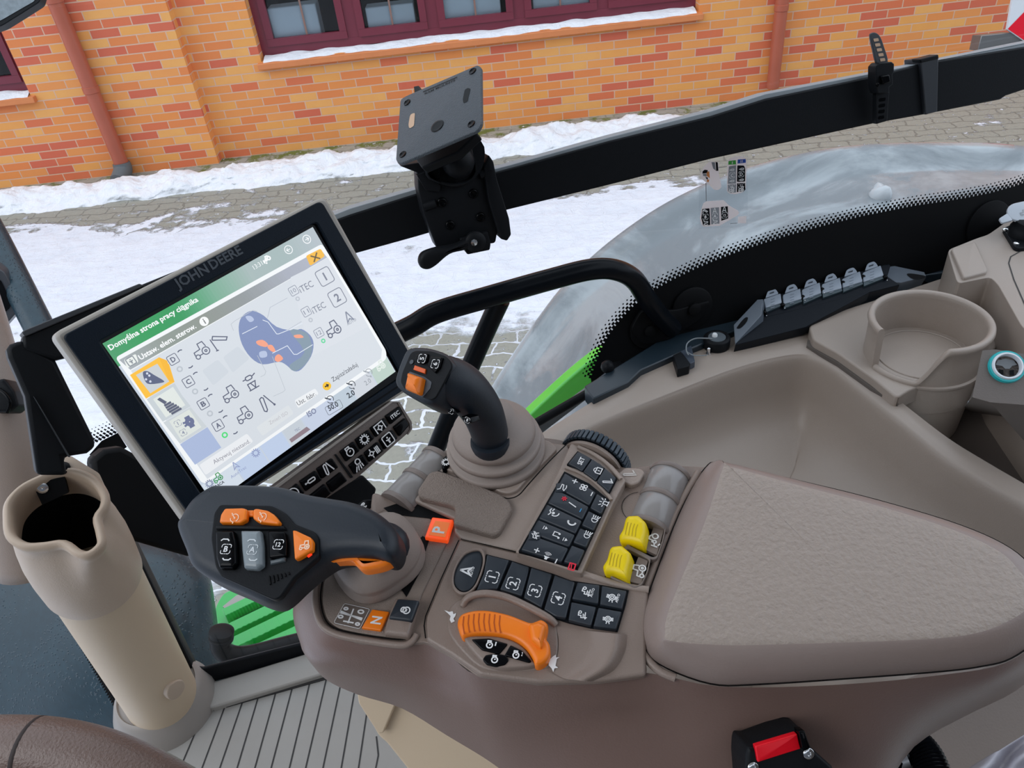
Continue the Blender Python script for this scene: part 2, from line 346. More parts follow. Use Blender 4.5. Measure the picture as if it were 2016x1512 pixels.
# ================================================================== common planes and colours
AR=Pl(A(1100,1100,.6),(0,-.15,1))            # top of the armrest console
GP=Pl((-.57,.78,1.27),V((math.cos(math.radians(12)),math.sin(math.radians(12)),0)).cross(V((-.0442,.208,.977))))
if GP.n.y>0: GP.n=-GP.n                        # side glass of the cab, leaning outwards; normal points into the cab
FZ=1.25; FLO=Z(FZ); GR=Z(0.0); WL=Yp(7.15); WLL=Yp(7.05)
taupe=mat('taupe_plastic','#9b8c82',.42,bump=.25,bscale=900)
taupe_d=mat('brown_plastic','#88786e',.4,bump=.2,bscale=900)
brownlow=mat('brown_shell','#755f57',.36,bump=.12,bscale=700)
beige=mat('beige_plastic','#b8a490',.45,bump=.15,bscale=700)
beige2=mat('sand_plastic','#c6b196',.5,bump=.1,bscale=500)
trim=mat('trim_plastic','#9c9086',.42,bump=.15,bscale=600)
leather=mat('grained_vinyl','#998c82',.42,bump=1.0,bscale=260,var=.25,vscale=330)
grit=mat('grainy_insert','#7d7067',.75,bump=1.0,bscale=900,var=.5,vscale=900)
blk=mat('black_plastic','#16181b',.42,bump=.1,bscale=800)
blkm=mat('black_matt','#0c0d0f',.55)
blkg=mat('black_gloss','#050608',.12)
navy=mat('soft_touch_black','#161f29',.5,bump=.08,bscale=600)
rub=mat('rubber_button','#252c34',.45)
rubd=mat('rubber_groove','#0d1116',.5)
ora=mat('orange_plastic','#f98012',.38,bump=.05)
yel=mat('yellow_plastic','#f2d400',.4)
wht=mat('white_print','#e6e6e6',.6)
gryp=mat('grey_print','#8b8f93',.6)
redp=mat('red_print','#e0203a',.6)
blup=mat('blue_print','#3a93c8',.6)
greenp=mat('green_paint','#1faa45',.25,coat=.5)
metal=mat('steel','#c8cacc',.3,metal=1)
chrome=mat('bright_steel','#e8eaec',.15,metal=1)
# ================================================================== ground outside
def gnodes(nt): return (lambda t,**k: nt.nodes.new(t)), nt.links.new
def math_(nt,op,a,b=None,c=None,clamp=False):
    n=nt.nodes.new('ShaderNodeMath'); n.operation=op; n.use_clamp=clamp
    for i,x in enumerate((a,b,c)):
        if x is None: continue
        if isinstance(x,(int,float)): n.inputs[i].default_value=x
        else: nt.links.new(x,n.inputs[i])
    return n.outputs[0]
def sstep(nt,x,a,b):
    n=nt.nodes.new('ShaderNodeMapRange'); n.interpolation_type='SMOOTHSTEP'; n.inputs['From Min'].default_value=a; n.inputs['From Max'].default_value=b
    nt.links.new(x,n.inputs['Value']); return n.outputs[0]
def noise(nt,vec,sc,det=5,rough=.55,dist=0):
    n=nt.nodes.new('ShaderNodeTexNoise'); n.inputs['Scale'].default_value=sc; n.inputs['Detail'].default_value=det; n.inputs['Roughness'].default_value=rough; n.inputs['Distortion'].default_value=dist
    nt.links.new(vec,n.inputs['Vector']); return n.outputs[0]
def mixc(nt,f,a,b):
    x=nt.nodes.new('ShaderNodeMix'); x.data_type='RGBA'
    for k,v in (('Factor',f),('A',a),('B',b)):
        if isinstance(v,(tuple,float,int)): x.inputs[k].default_value=v
        else: nt.links.new(v,x.inputs[k])
    return x.outputs['Result']
def bricks(nt,vec,w,h,mort,off=.5):
    n=nt.nodes.new('ShaderNodeTexBrick'); n.inputs['Scale'].default_value=1; n.inputs['Brick Width'].default_value=w; n.inputs['Row Height'].default_value=h
    n.inputs['Mortar Size'].default_value=mort; n.inputs['Mortar Smooth'].default_value=.1; n.inputs['Color1'].default_value=(0,0,0,1); n.inputs['Color2'].default_value=(1,1,1,1); n.inputs['Mortar'].default_value=(0,0,0,1); n.offset=off
    nt.links.new(vec,n.inputs['Vector']); return n.outputs['Color'],n.outputs['Fac']
gm=bpy.data.materials.new('snowy_paving'); gm.use_nodes=True; nt=gm.node_tree; P=nt.nodes['Principled BSDF']
tc=nt.nodes.new('ShaderNodeTexCoord'); ob=tc.outputs['Object']; sp=nt.nodes.new('ShaderNodeSeparateXYZ'); nt.links.new(ob,sp.inputs[0]); X,Y=sp.outputs[0],sp.outputs[1]
stretch=nt.nodes.new('ShaderNodeMapping'); stretch.inputs['Scale'].default_value=(.45,1.3,1); nt.links.new(ob,stretch.inputs[0])
n1=noise(nt,stretch.outputs[0],1.3,7,.62,.4); n2=noise(nt,ob,6,6,.6); n3=noise(nt,ob,25,4,.6)
wob=nt.nodes.new('ShaderNodeMapping'); nt.links.new(ob,wob.inputs[0]); wob.inputs['Rotation'].default_value=(0,0,.12)
wv=nt.nodes.new('ShaderNodeTexNoise'); wv.inputs['Scale'].default_value=9; nt.links.new(ob,wv.inputs['Vector'])
va=nt.nodes.new('ShaderNodeVectorMath'); va.operation='MULTIPLY_ADD'; va.inputs[1].default_value=(.09,.09,0); nt.links.new(wv.outputs['Color'],va.inputs[0]); nt.links.new(wob.outputs[0],va.inputs[2])
bc,bf=bricks(nt,va.outputs[0],.22,.12,.007)
# snow coverage by place: bare strip in front of the bank, deep field, pavers with packed joints near the tractor
yj=math_(nt,'MULTIPLY_ADD',math_(nt,'SUBTRACT',n1,.5),1.5,math_(nt,'MULTIPLY_ADD',X,.11,math_(nt,'MULTIPLY_ADD',n2,.7,math_(nt,'SUBTRACT',Y,.35))))
field=math_(nt,'MULTIPLY',sstep(nt,yj,3.65,3.85),math_(nt,'SUBTRACT',1,sstep(nt,yj,5.5,5.6)))
field=math_(nt,'MULTIPLY',field,math_(nt,'SUBTRACT',1,sstep(nt,math_(nt,'ADD',X,n1),2.3,2.45)))
leftf=math_(nt,'MULTIPLY',math_(nt,'SUBTRACT',1,sstep(nt,math_(nt,'ADD',X,n1),-.9,-.75)),math_(nt,'SUBTRACT',1,sstep(nt,yj,5.5,5.6)))
field=math_(nt,'MAXIMUM',field,leftf)
streak=sstep(nt,math_(nt,'ADD',math_(nt,'MULTIPLY',n1,.6),math_(nt,'MULTIPLY',n2,.5)),.60,.66)
near=math_(nt,'MULTIPLY',math_(nt,'SUBTRACT',1,sstep(nt,Y,3.2,4.4)),sstep(nt,math_(nt,'ADD',math_(nt,'MULTIPLY',bf,.30),math_(nt,'MULTIPLY_ADD',n2,.7,math_(nt,'MULTIPLY',n1,.35))),.55,.74))
mask=math_(nt,'MAXIMUM',field,math_(nt,'MAXIMUM',near,streak))
mask=math_(nt,'MULTIPLY',mask,math_(nt,'SUBTRACT',1,math_(nt,'MULTIPLY',sstep(nt,Y,6.75,6.9),1)),clamp=True)
crumb=sstep(nt,math_(nt,'ADD',n3,math_(nt,'MULTIPLY',n2,.25)),.74,.80); mask=math_(nt,'MAXIMUM',mask,math_(nt,'MULTIPLY',crumb,.8))
holes=sstep(nt,math_(nt,'ADD',math_(nt,'MULTIPLY',n2,.5),math_(nt,'MULTIPLY',n1,.5)),.30,.40); mask=math_(nt,'MULTIPLY',mask,holes)
pav=mixc(nt,n3,lin('#84857c'),lin('#a6a69b')); pav=mixc(nt,bf,pav,lin('#7b7b73')); 
moss=math_(nt,'MULTIPLY',sstep(nt,Y,6.72,6.85),sstep(nt,n2,.48,.6)); pav=mixc(nt,moss,pav,lin('#5d6b2e'))
snow=mixc(nt,n2,lin('#d3dbe8'),lin('#f0f4fc'))
nt.links.new(mixc(nt,mask,pav,snow),P.inputs['Base Color'])
P.inputs['Roughness'].default_value=.6
bp=nt.nodes.new('ShaderNodeBump'); bp.inputs['Strength'].default_value=.8; bp.inputs['Distance'].default_value=.03
hgt=math_(nt,'ADD',math_(nt,'MULTIPLY',mask,math_(nt,'MULTIPLY_ADD',n2,1.2,.5)),math_(nt,'MULTIPLY',bf,-.15)); nt.links.new(hgt,bp.inputs['Height']); nt.links.new(bp.outputs[0],P.inputs['Normal'])
B=MB(); B.add([(-14,-12,0),(14,-12,0),(14,7.3,0),(-14,7.3,0)],[[0,1,2,3]],gm); B.build('ground',kind='structure',smooth=False)
B=MB(); box(B,(-14,-5.2,0),(14,-5,5),mat('blocker_grey','#4a4d50',.7,var=.3)); B.build('wall_light_blocker',kind='structure',smooth=False)  # unseen wall added behind the camera to darken the cab's driver side
# snow bank: a long lumpy ridge
snowm=bpy.data.materials.new('snow'); snowm.use_nodes=True; nt=snowm.node_tree; P=nt.nodes['Principled BSDF']; P.inputs['Roughness'].default_value=.7
tc=nt.nodes.new('ShaderNodeTexCoord'); q=noise(nt,tc.outputs['Object'],14,6); nt.links.new(mixc(nt,q,lin('#e2e6ee'),lin('#f8f9fc')),P.inputs['Base Color'])
bp=nt.nodes.new('ShaderNodeBump'); bp.inputs['Strength'].default_value=.7; bp.inputs['Distance'].default_value=.04; nt.links.new(q,bp.inputs['Height']); nt.links.new(bp.outputs[0],P.inputs['Normal'])
from mathutils import noise as mn
def nz(x,y,s,k=0): return mn.noise(V((x*s,y*s,k*7.3)))
B=MB(); vs=[];NX=620;NY=34
for i in range(NX+1):
    x=-6.5+i*13.6/NX; c=6.60+.05*nz(x,0,.8)+(.10 if x>.5 else 0)*min(1,(x-.5)); hw=.27+.07*nz(x,0,1.7,1)-.10*max(0,min(1,(x-1.3)/1))
    if x>2.2: hw*=max(.15,1-(x-2.2)/1.6)
    for j in range(NY+1):
        t=-1+2*j/NY; y=c+t*(hw+.06*nz(x,t,5,2)+.03*nz(x,t,17,3)); e=max(0,1-abs(t)**2.2)
        h=e*(.095+.05*nz(x,y,3,4)+.04*nz(x,y,9,5)+.022*nz(x,y,26,6))*(hw/.27)-.012*(1-e)
        vs.append((x,y,h))
B.add(vs,[[i*(NY+1)+j,(i+1)*(NY+1)+j,(i+1)*(NY+1)+j+1,i*(NY+1)+j+1] for i in range(NX) for j in range(NY)],snowm)
B.build('snow_bank',label='long lumpy white snow bank heaped on the paving along the brick wall',cat='snow',kind='stuff',ang=180)
# ================================================================== brick building
def brickmat(name,offx=0):
    m=bpy.data.materials.new(name); m.use_nodes=True; nt=m.node_tree; P=nt.nodes['Principled BSDF']; tc=nt.nodes.new('ShaderNodeTexCoord')
    sp=nt.nodes.new('ShaderNodeSeparateXYZ'); nt.links.new(tc.outputs['Object'],sp.inputs[0]); cb=nt.nodes.new('ShaderNodeCombineXYZ')
    nt.links.new(math_(nt,'ADD',sp.outputs[0],math_(nt,'ADD',sp.outputs[1],offx)),cb.inputs[0]); nt.links.new(sp.outputs[2],cb.inputs[1])
    bc,bf=bricks(nt,cb.outputs[0],.243,.0715,.005)
    r=nt.nodes.new('ShaderNodeValToRGB'); r.color_ramp.interpolation='CONSTANT'; nt.links.new(bc,r.inputs[0])
    cols=['#eca855','#e89249','#da7048','#eb9f55','#e38648','#eeb060','#d0634a','#e89850']
    els=r.color_ramp.elements; els[0].position=0; els[0].color=lin(cols[0]); els[1].position=.125; els[1].color=lin(cols[1])
    for i in range(2,8): e=els.new(i*.125); e.color=lin(cols[i])
    n=noise(nt,tc.outputs['Object'],7,6); c=mixc(nt,math_(nt,'MULTIPLY',n,.35),r.outputs[0],lin('#d97c4e'))
    nt.links.new(mixc(nt,bf,c,lin('#d8b096')),P.inputs['Base Color']); P.inputs['Roughness'].default_value=.7
    bp=nt.nodes.new('ShaderNodeBump'); bp.inputs['Strength'].default_value=.6; bp.inputs['Distance'].default_value=.006; bp.invert=True; nt.links.new(bf,bp.inputs['Height']); nt.links.new(bp.outputs[0],P.inputs['Normal'])
    return m
brk=brickmat('orange_brick'); brk2=brickmat('orange_brick_left',.11)
w0=WL.P(515,124); w1=WL.P(1376,22); WX0,WX1,WZ0=w0.x,w1.x,(w0.z+w1.z)/2; WTOP=2.2
lw=WLL.P(62,186); LX1,LZ0=lw.x,lw.z; PX=WLL.P(427,305).x
B=MB()
def wrect(x0,x1,z0,z1,y,m): B.add([(x0,y,z0),(x1,y,z0),(x1,y,z1),(x0,y,z1)],[[0,1,2,3]],m)
wrect(PX,WX0,0,WTOP,7.15,brk); wrect(WX0,WX1,0,WZ0,7.15,brk); wrect(WX1,9,0,WTOP,7.15,brk)
wrect(PX,9,WTOP,4.5,7.15,brk)
B.add([(WX0,7.15,WZ0),(WX0,7.33,WZ0),(WX0,7.33,WTOP),(WX0,7.15,WTOP)],[[0,1,2,3]],brk); B.add([(WX1,7.15,WZ0),(WX1,7.33,WZ0),(WX1,7.33,WTOP),(WX1,7.15,WTOP)],[[0,3,2,1]],brk)
B.add([(WX0,7.15,WZ0),(WX1,7.15,WZ0),(WX1,7.33,WZ0),(WX0,7.33,WZ0)],[[0,1,2,3]],brk)
B.build('wall_right',kind='structure',smooth=False)
B=MB()
wrect(LX1,PX,0,4.5,7.03,brk2); wrect(-9,LX1,0,LZ0,7.03,brk2); wrect(-9,LX1,2.3,4.5,7.03,brk2); B.add([(PX,7.03,0),(PX,7.16,0),(PX,7.16,4.5),(PX,7.03,4.5)],[[0,1,2,3]],brk2)
B.add([(LX1,7.03,LZ0),(LX1,7.2,LZ0),(LX1,7.2,2.3),(LX1,7.03,2.3)],[[0,3,2,1]],brk2); B.add([(-9,7.03,LZ0),(LX1,7.03,LZ0),(LX1,7.2,LZ0),(-9,7.2,LZ0)],[[0,1,2,3]],brk2)
B.build('wall_left',kind='structure',smooth=False)
maroon=mat('maroon_frame','#6d2434',.35,bump=.1,bscale=30,var=.2)
wglass=bpy.data.materials.new('house_glass'); wglass.use_nodes=True; nt=wglass.node_tree; nt.nodes.clear()
def glassmat(m,tint,fr,rough=.0,dirt=0,gcol=(1,1,1,1)):
    m.use_nodes=True; nt=m.node_tree; nt.nodes.clear(); o=nt.nodes.new("ShaderNodeOutputMaterial"); t=nt.nodes.new('ShaderNodeBsdfTransparent'); t.inputs[0].default_value=tint
    g=nt.nodes.new('ShaderNodeBsdfGlossy'); g.inputs['Roughness'].default_value=rough; g.inputs[0].default_value=gcol; f=nt.nodes.new('ShaderNodeFresnel'); f.inputs[0].default_value=fr; x=nt.nodes.new('ShaderNodeMixShader')
    nt.links.new(f.outputs[0],x.inputs[0]); nt.links.new(t.outputs[0],x.inputs[1]); nt.links.new(g.outputs[0],x.inputs[2]); res=x.outputs[0]
    if dirt:
        tc=nt.nodes.new('ShaderNodeTexCoord'); n=noise(nt,tc.outputs['Object'],60,8,.7); s=math_(nt,'MULTIPLY',sstep(nt,n,.62,.75),dirt); d=nt.nodes.new('ShaderNodeBsdfDiffuse'); d.inputs[0].default_value=(.7,.72,.75,1)
        y=nt.nodes.new('ShaderNodeMixShader'); nt.links.new(s,y.inputs[0]); nt.links.new(res,y.inputs[1]); nt.links.new(d.outputs[0],y.inputs[2]); res=y.outputs[0]
    nt.links.new(res,o.inputs[0])
glassmat(wglass,(.75,.82,.86,1),1.36)
def housewindow(n,x0,x1,z0,z1,y,cuts,bars):
    F=MB(); fr=.075
    def fb(a,b,c,d,dep=.05,y0=None): yy=y if y0 is None else y0; box(F,(a,yy,c),(b,yy+dep,d),maroon)
    fb(x0+.07,x1-.07,z0,z0+.07); fb(x0+.07,x1-.07,z1-.07,z1); fb(x0,x0+.07,z0,z1); fb(x1-.07,x1,z0,z1)
    xs=[x0+.07]+cuts+[x1-.07]; G=MB(); BR=MB()
    for c in cuts: fb(c-.05,c+.05,z0+.071,z1-.071)
    for a,b in zip(xs[:-1],xs[1:]):
        a2=a+(.05 if a!=xs[0] else 0); b2=b-(.05 if b!=xs[-1] else 0)
        for q in ((a2,b2,z0+.07,z0+.13),(a2,b2,z1-.13,z1-.07),(a2,a2+.06,z0+.131,z1-.131),(b2-.06,b2,z0+.131,z1-.131)): fb(*q,dep=.04,y0=y-.018)
        G.add([(a2+.05,y+.02,z0+.12),(b2-.05,y+.02,z0+.12),(b2-.05,y+.02,z1-.12),(a2+.05,y+.02,z1-.12)],[[0,1,2,3]],wglass)
        if bars: c=(a2+b2)/2; box(BR,(c-.008,y+.012,z0+.12),(c+.008,y+.019,z1-.12),mat('glazing_bar','#8a6a60',.5))
    o=F.build('window_%d'%n,kind='structure',smooth=False); 
    g=G.build('window_glass',parent=o,smooth=False)
    if bars: BR.build('glazing_bar',parent=o,smooth=False)
    return o
cuts=[WL.P(682,20).x+.0,WL.P(848,20).x,WL.P(1022,5).x,WL.P(1190,0).x]
housewindow(1,WX0,WX1,WZ0+.02,WTOP,7.27,cuts,True)
housewindow(2,LX1-2.2,LX1,LZ0+.02,2.3,7.14,[LX1-1.05],False)
# dim rooms behind the glass, with pale blocks added to stand in for reflections
room=mat('dark_room','#1d2024',.9); B=MB()
for (a,b,y0) in ((WX0-.3,WX1+.3,7.34),(LX1-2.6,LX1+.3,7.22)):
    B.add([(a,y0,.3),(b,y0,.3),(b,y0+2.4,.3),(a,y0+2.4,.3),(a,y0,3.2),(b,y0,3.2),(b,y0+2.4,3.2),(a,y0+2.4,3.2)],[[0,1,2,3],[7,6,5,4],[3,2,6,7],[0,3,7,4],[1,5,6,2]],room)
B.build('wall_interior',kind='structure',smooth=False)
pale=mat('pale_reflection','#e4e8ec',.8)
bx=[(WX0+.12,.42,.28,'pale block standing in for a reflection in the first pane of the long window'),(WX0+.95,.42,.2,'low pale block standing in for a reflection in the second pane of the long window'),(WX0+1.62,.5,.45,'tall white block standing in for a reflection in the third pane of the long window'),(WX0+2.4,.5,.16,'low pale block standing in for a reflection in the fourth pane of the long window')]
for x,wd,h,lb in bx:
    B=MB(); box(B,(x,7.315,WZ0+.04),(x+wd,7.50,WZ0+.1+h),pale); B.build('reflection_block',label=lb,cat='reflection block',group='pale blocks standing in for reflections in the long window',bevel=.01,centre=True)
# window sills with snow
for n,(a,b,z,y) in enumerate(((WX0-.03,WX1+.03,WZ0,7.15),(LX1-2.2,LX1+.04,LZ0,7.03))):
    B=MB(); box(B,(a,y-.055,z-.055),(b,y+.12,z-.004),mat('brick_sill','#d07f4c',.7,var=.15,vscale=12)); B.build('trim_%d'%(n+1),kind='structure',bevel=.006)
    S=MB(); vs=[];N=260
    for i in range(N+1):
        x=a+.05+(b-a-.1)*i/N; dpt=.10+.05*nz(x,0,2.2,n)+.03*nz(x,0,9,n+3)
        for t in (0,.2,.45,.7,.88,1): vs.append((x,y+.118-t*min(.165,dpt+.04),z+.03*(1-t**3)*(1+.5*nz(x,t,6,n+5))-.004))
    S.add(vs,[[i*6+j,(i+1)*6+j,(i+1)*6+j+1,i*6+j+1] for i in range(N) for j in range(5)],snowm)
    S.build('sill_snow',label=('thin strip of snow lying on the sill of the long window','thin strip of snow lying on the sill of the left-hand window')[n],cat='snow',group='snow on the window sills',kind='stuff',ang=180)
# downpipes
pipe=mat('brown_pipe','#a4553f',.4,var=.25,vscale=5)
for n,(pb,lb) in enumerate((((243,332),'brown metal downpipe on the left part of the brick wall ending in a grey shoe'),((1519,190),'brown metal downpipe on the right part of the brick wall, behind the black rail'))):
    yy=6.96 if n==0 else 7.08; q=Yp(yy).P(*pb); R_=.062 if n==0 else .055
    t=emp('downpipe',(q.x,yy,0),lb,'downpipe','downpipes on the brick wall'); B=MB()
    lathe(B,(q.x,yy,.1),(0,0,1),[(R_,0),(R_,4.2)],pipe,20); B.build('pipe',t)
    for z in (.75,1.45,2.5):
        B=MB(); lathe(B,(q.x,yy,z),(0,0,1),[(R_,0),(R_+.006,.004),(R_+.006,.05),(R_,.054)],pipe,20); B.build('pipe_collar',t)
    if n==0:
        B=MB(); sm=mat('shoe_grey','#5c6468',.5); tube(B,[(q.x,yy,.13),(q.x,yy-.02,.07),(q.x-.02,yy-.14,.02)],[.075,.078,.07],sm,16); B.build('drain_shoe',t)
# ================================================================== cab shell
liner=mat('roof_liner','#c4c0ba',.8); fm=bpy.data.materials.new('rubber_mat'); fm.use_nodes=True
nt=fm.node_tree; P=nt.nodes['Principled BSDF']; P.inputs['Roughness'].default_value=.55; tc=nt.nodes.new('ShaderNodeTexCoord'); nn=noise(nt,tc.outputs['Object'],9,4)
nt.links.new(mixc(nt,nn,lin('#8b8782'),lin('#9a9894')),P.inputs['Base Color'])
def cabbox(nm,lo,hi,m,kind='structure'):
    B=MB(); box(B,lo,hi,m); return B.build(nm,kind=kind,smooth=False)
cabbox('ceiling',(-.55,-1.0,2.86),(.75,1.05,2.92),liner)
cabbox('wall_driver',(-1.0,-1.0,1.2),(1.1,-.95,1.7),liner)
cabbox('wall_rear',(1.05,-1.0,1.2),(1.1,.5,1.75),liner)
# driver's seat, unseen, added behind and below the camera to shade the console
seatm=mat('seat_fabric','#4a4541',.85,bump=.5,bscale=300); t=emp('unseen_driver_seat',(.25,-.15,FZ),'dark fabric driver seat added outside the picture to shade the armrest console','seat')
def rbox(lo,hi,nm,bv):
    B=MB(); box(B,lo,hi,seatm); B.build(nm,t,bevel=bv,seg=4)
rbox((-.05,-.45,1.62),(.50,.12,1.76),'cushion',.05); rbox((.50,-.45,1.68),(.64,.12,2.42),'backrest',.06); rbox((.05,-.30,FZ),(.45,.05,1.60),'base',.03)
# floor mat with long grooves
B=MB(); lo=[FLO.P(*p) for p in ((395,1348),(880,1262))]
dv=(lo[1]-lo[0]).normalized(); a=lo[0]-dv*.06; b=lo[1]+dv*.5
B.add([a,b,(b.x,-.6,FZ),(a.x-.12,-.6,FZ)],[[0,1,2,3]],fm); B.build('floor',kind='structure',smooth=False)
B=MB(); gr=mat('mat_groove','#2c2b2b',.7)
for g in [((405,1395),(355,1512)),((449,1375),(398,1512)),((481,1372),(433,1512)),((513,1358),(467,1512)),((546,1353),(502,1512)),((578,1345),(534,1512)),((611,1340),(570,1512)),((643,1335),(602,1512)),((672,1342),(636,1512)),((700,1350),(672,1512)),((722,1405),(706,1512)),((741,1450),(745,1487)),((745,1487),(740,1512))]:
    p,q=FLO.P(*g[0]),FLO.P(*g[1]); n=(q-p).normalized().cross(V((0,0,1)))*.0012; e=(q-p)*(.0 if g[1][1]<1512 else .35)
    B.add([p+n+V((0,0,.0006)),p-n+V((0,0,.0006)),q+e-n+V((0,0,.0006)),q+e+n+V((0,0,.0006))],[[0,1,2,3]],gr)
B.build('trim_3',kind='structure',smooth=False)
# sill step along the door: grey ledge with dark seam, and the black glass frame rail
led=mat('sill_grey','#97938d',.5,bump=.1)
B=MB(); prism(B,FLO,[(385,1395),(400,1348),(640,1275),(900,1225),(930,1262),(650,1322),(420,1392)],-.02,.012,led); B.build('trim_4',kind='structure',bevel=.003)
B=MB(); prism(B,FLO,[(417,1391),(650,1327),(760,1300),(762,1308),(652,1334),(420,1399)],-.01,.002,gr); B.build('trim_5',kind='structure',smooth=False)
B=MB(); prism(B,GP,[(384,1314),(393,1350),(640,1290),(900,1218),(900,1184),(640,1256),(400,1316)],-.006,.001,blk); B.build('trim_6',kind='structure',bevel=.003)
# side glass with its black printed border
gl=bpy.data.materials.new('cab_glass'); glassmat(gl,(.955,.965,.965,1),1.42,0,.06)
B=MB(); sq=[(392,1318),(900,1180),(1020,850),(1250,760),(1500,660),(2100,540),(2100,-260),(-160,-260),(-160,560),(225,1050)]
B.add([GP.P(*p,.0) for p in sq],[list(range(len(sq)))],gl); glass=B.build('window_3',kind='structure',smooth=False)
FE=[(1163,745),(1170,722),(1178,702),(1187,680),(1198,660),(1213,640),(1230,620),(1250,600),(1272,582),(1297,566),(1320,553),(1345,541),(1372,528),(1400,516),(1433,503),(1466,491),(1500,480),(1550,464),(1600,450),(1650,437),(1700,425),(1750,415),(1800,405),(1850,398),(1900,390),(1950,380),(2000,366),(2040,350),(2080,330)]
B=MB(); Q=FE+[(2100,560),(1700,640),(1330,760),(1170,790)]; B.add([GP.P(*p,.0015) for p in Q],[list(range(len(Q)))],blkm)
E_=spl(FE,12,False); L=[GP.P(*p,.0017) for p in E_]; acc=[0]
for i in range(1,len(L)): acc.append(acc[-1]+(L[i]-L[i-1]).length)
def at(s):
    i=max(k for k in range(len(acc)) if acc[k]<=s); i=min(i,len(L)-2); t=(s-acc[i])/max(1e-9,acc[i+1]-acc[i]); return L[i].lerp(L[i+1],t),(L[i+1]-L[i]).normalized()
s=.003;stp=.0082;k=0
while s<acc[-1]-.01:
    p,t=at(s); nrm=t.cross(GP.n); nrm=nrm if nrm.z>0 else -nrm
    for row,(off,sz,ph) in enumerate(((.0015,.0030,0),(.0060,.0026,.5),(.0108,.0019,0),(.0158,.0013,.5))):
        c=p+t*stp*ph+nrm*off; B.add([c-t*sz-nrm*sz*.8,c+t*sz-nrm*sz*.8,c+t*sz+nrm*sz*.8,c-t*sz+nrm*sz*.8],[[0,1,2,3]],blkm)
    s+=stp
B.build('window_border',parent=glass,smooth=False)
# dots on the small front patch
B=MB(); Q=[(176,895),(200,868),(232,852),(250,880),(200,915)]; B.add([GP.P(*p,.0017) for p in Q],[list(range(5))],blkm)
for i in range(12):
    for j in range(5-0):
        c=GP.P(168+i*7.2+j*1.5,878-i*3.4-j*7.5,.0018); sz=.0034-.0006*j; B.add([c+V((-sz,0,0)),c+V((0,0,-sz)),c+V((sz,0,0)),c+V((0,0,sz))],[[0,1,2,3]],blkm)
B.build('window_border',parent=glass,smooth=False)
# clear sticker on the glass
def translucent(nm,col):
    m=bpy.data.materials.new(nm); m.use_nodes=True; nt=m.node_tree; nt.nodes.clear(); o=nt.nodes.new('ShaderNodeOutputMaterial'); d=nt.nodes.new('ShaderNodeBsdfDiffuse'); t=nt.nodes.new('ShaderNodeBsdfTranslucent'); x=nt.nodes.new('ShaderNodeMixShader')
    d.inputs[0].default_value=lin(col); t.inputs[0].default_value=lin(col); x.inputs[0].default_value=.85; nt.links.new(d.outputs[0],x.inputs[1]); nt.links.new(t.outputs[0],x.inputs[2]); nt.links.new(x.outputs[0],o.inputs[0]); return m
st=emp('glass_sticker',GP.P(1425,385,.002),'clear control-diagram sticker with green and blue tabs on the side glass, below the black rail','sticker')
clr=bpy.data.materials.new('clear_film'); glassmat(clr,(.93,.94,.95,1),1.3,.2); swh=translucent('sticker_white','#f2f5f8'); sbk=mat('sticker_black','#0c0e12',.4); sgr=mat('sticker_grey','#8d9196',.4)
def gpx(B,pts,h,m): B.add([GP.P(1340+x/8.894,290+y/8.894,h) for x,y in pts],[list(range(len(pts)))],m)
B=MB(); gpx(B,[(320,240),(1180,100),(1170,1390),(320,1430)],.0022,clr); B.build('clear_film',st,smooth=False)
B=MB()
gpx(B,spl(poly(350,500,365,430,420,330,510,250,590,255,650,260,672,330,665,430,690,560,712,680,690,725,640,748,580,735,520,680,440,610,380,560),4),.0026,swh)
gpx(B,rnd(poly(820,240,870,185,1000,155,1110,170,1155,210,1140,720,1090,790,950,822,850,810,810,770),25),.0026,swh)
gpx(B,poly(365,1070,400,975,450,945,750,925,850,1020,1000,1105,1025,1150,1000,1190,680,1375,400,1390,360,1340,335,1240),.0026,swh)
gpx(B,poly(1005,1215,1155,1200,1145,1330,1000,1330),.0026,swh)
for pts,m in ((poly(838,240,965,225,970,300,835,305),mat('sticker_green','#3fae3f',.4)),(poly(1000,215,1140,205,1140,270,995,285),mat('sticker_blue','#1c4fb0',.4)),
  (poly(845,335,970,312,970,635,825,640),sgr),(rnd(poly(992,315,1110,320,1130,370,1130,600,985,605),15),sbk),(poly(825,655,970,645,970,790,870,800,825,770),sgr),(poly(988,630,1130,625,1135,740,1100,775,985,785),sbk),
  (rnd(poly(378,1080,505,1068,518,1360,395,1368,362,1240),12),sbk),(poly(525,1062,672,1050,680,1335,535,1350),sgr),(poly(705,1045,825,1032,832,1245,712,1288),sbk),
  (poly(385,420,420,392,475,400,470,450,380,460),sbk),(poly(385,465,450,460,455,515,395,500),sgr),(poly(455,430,500,420,512,540,455,500),mat('sticker_orange','#d98a4a',.4)),(poly(430,520,478,530,470,575),sbk),(poly(465,560,500,570,490,612,460,600),mat('sticker_orange','#d98a4a',.4)),
  (poly(540,262,600,262,615,410,570,370),sgr),(poly(612,255,650,265,662,410,622,415),sbk)): gpx(B,pts,.0029,m)
gpx(B,poly(436,620,450,620,455,945,441,945),.0029,sgr); gpx(B,poly(660,352,810,336,810,344,660,362),.0029,sgr); gpx(B,poly(870,1332,990,1322,990,1334,870,1342),.0029,sgr)
def gf(x,y,hw): return Fr(GP,(1340+x/8.894,290+y/8.894),(1340+(x+hw)/8.894,290+(y-hw*.1)/8.894),.0031)
f=gf(903,270,30); ctext(B,'I',f,0,0,.5,wht,hh=1.3); f=gf(1065,245,30); ctext(B,'II',f,0,0,1.2,wht,hh=1.3)
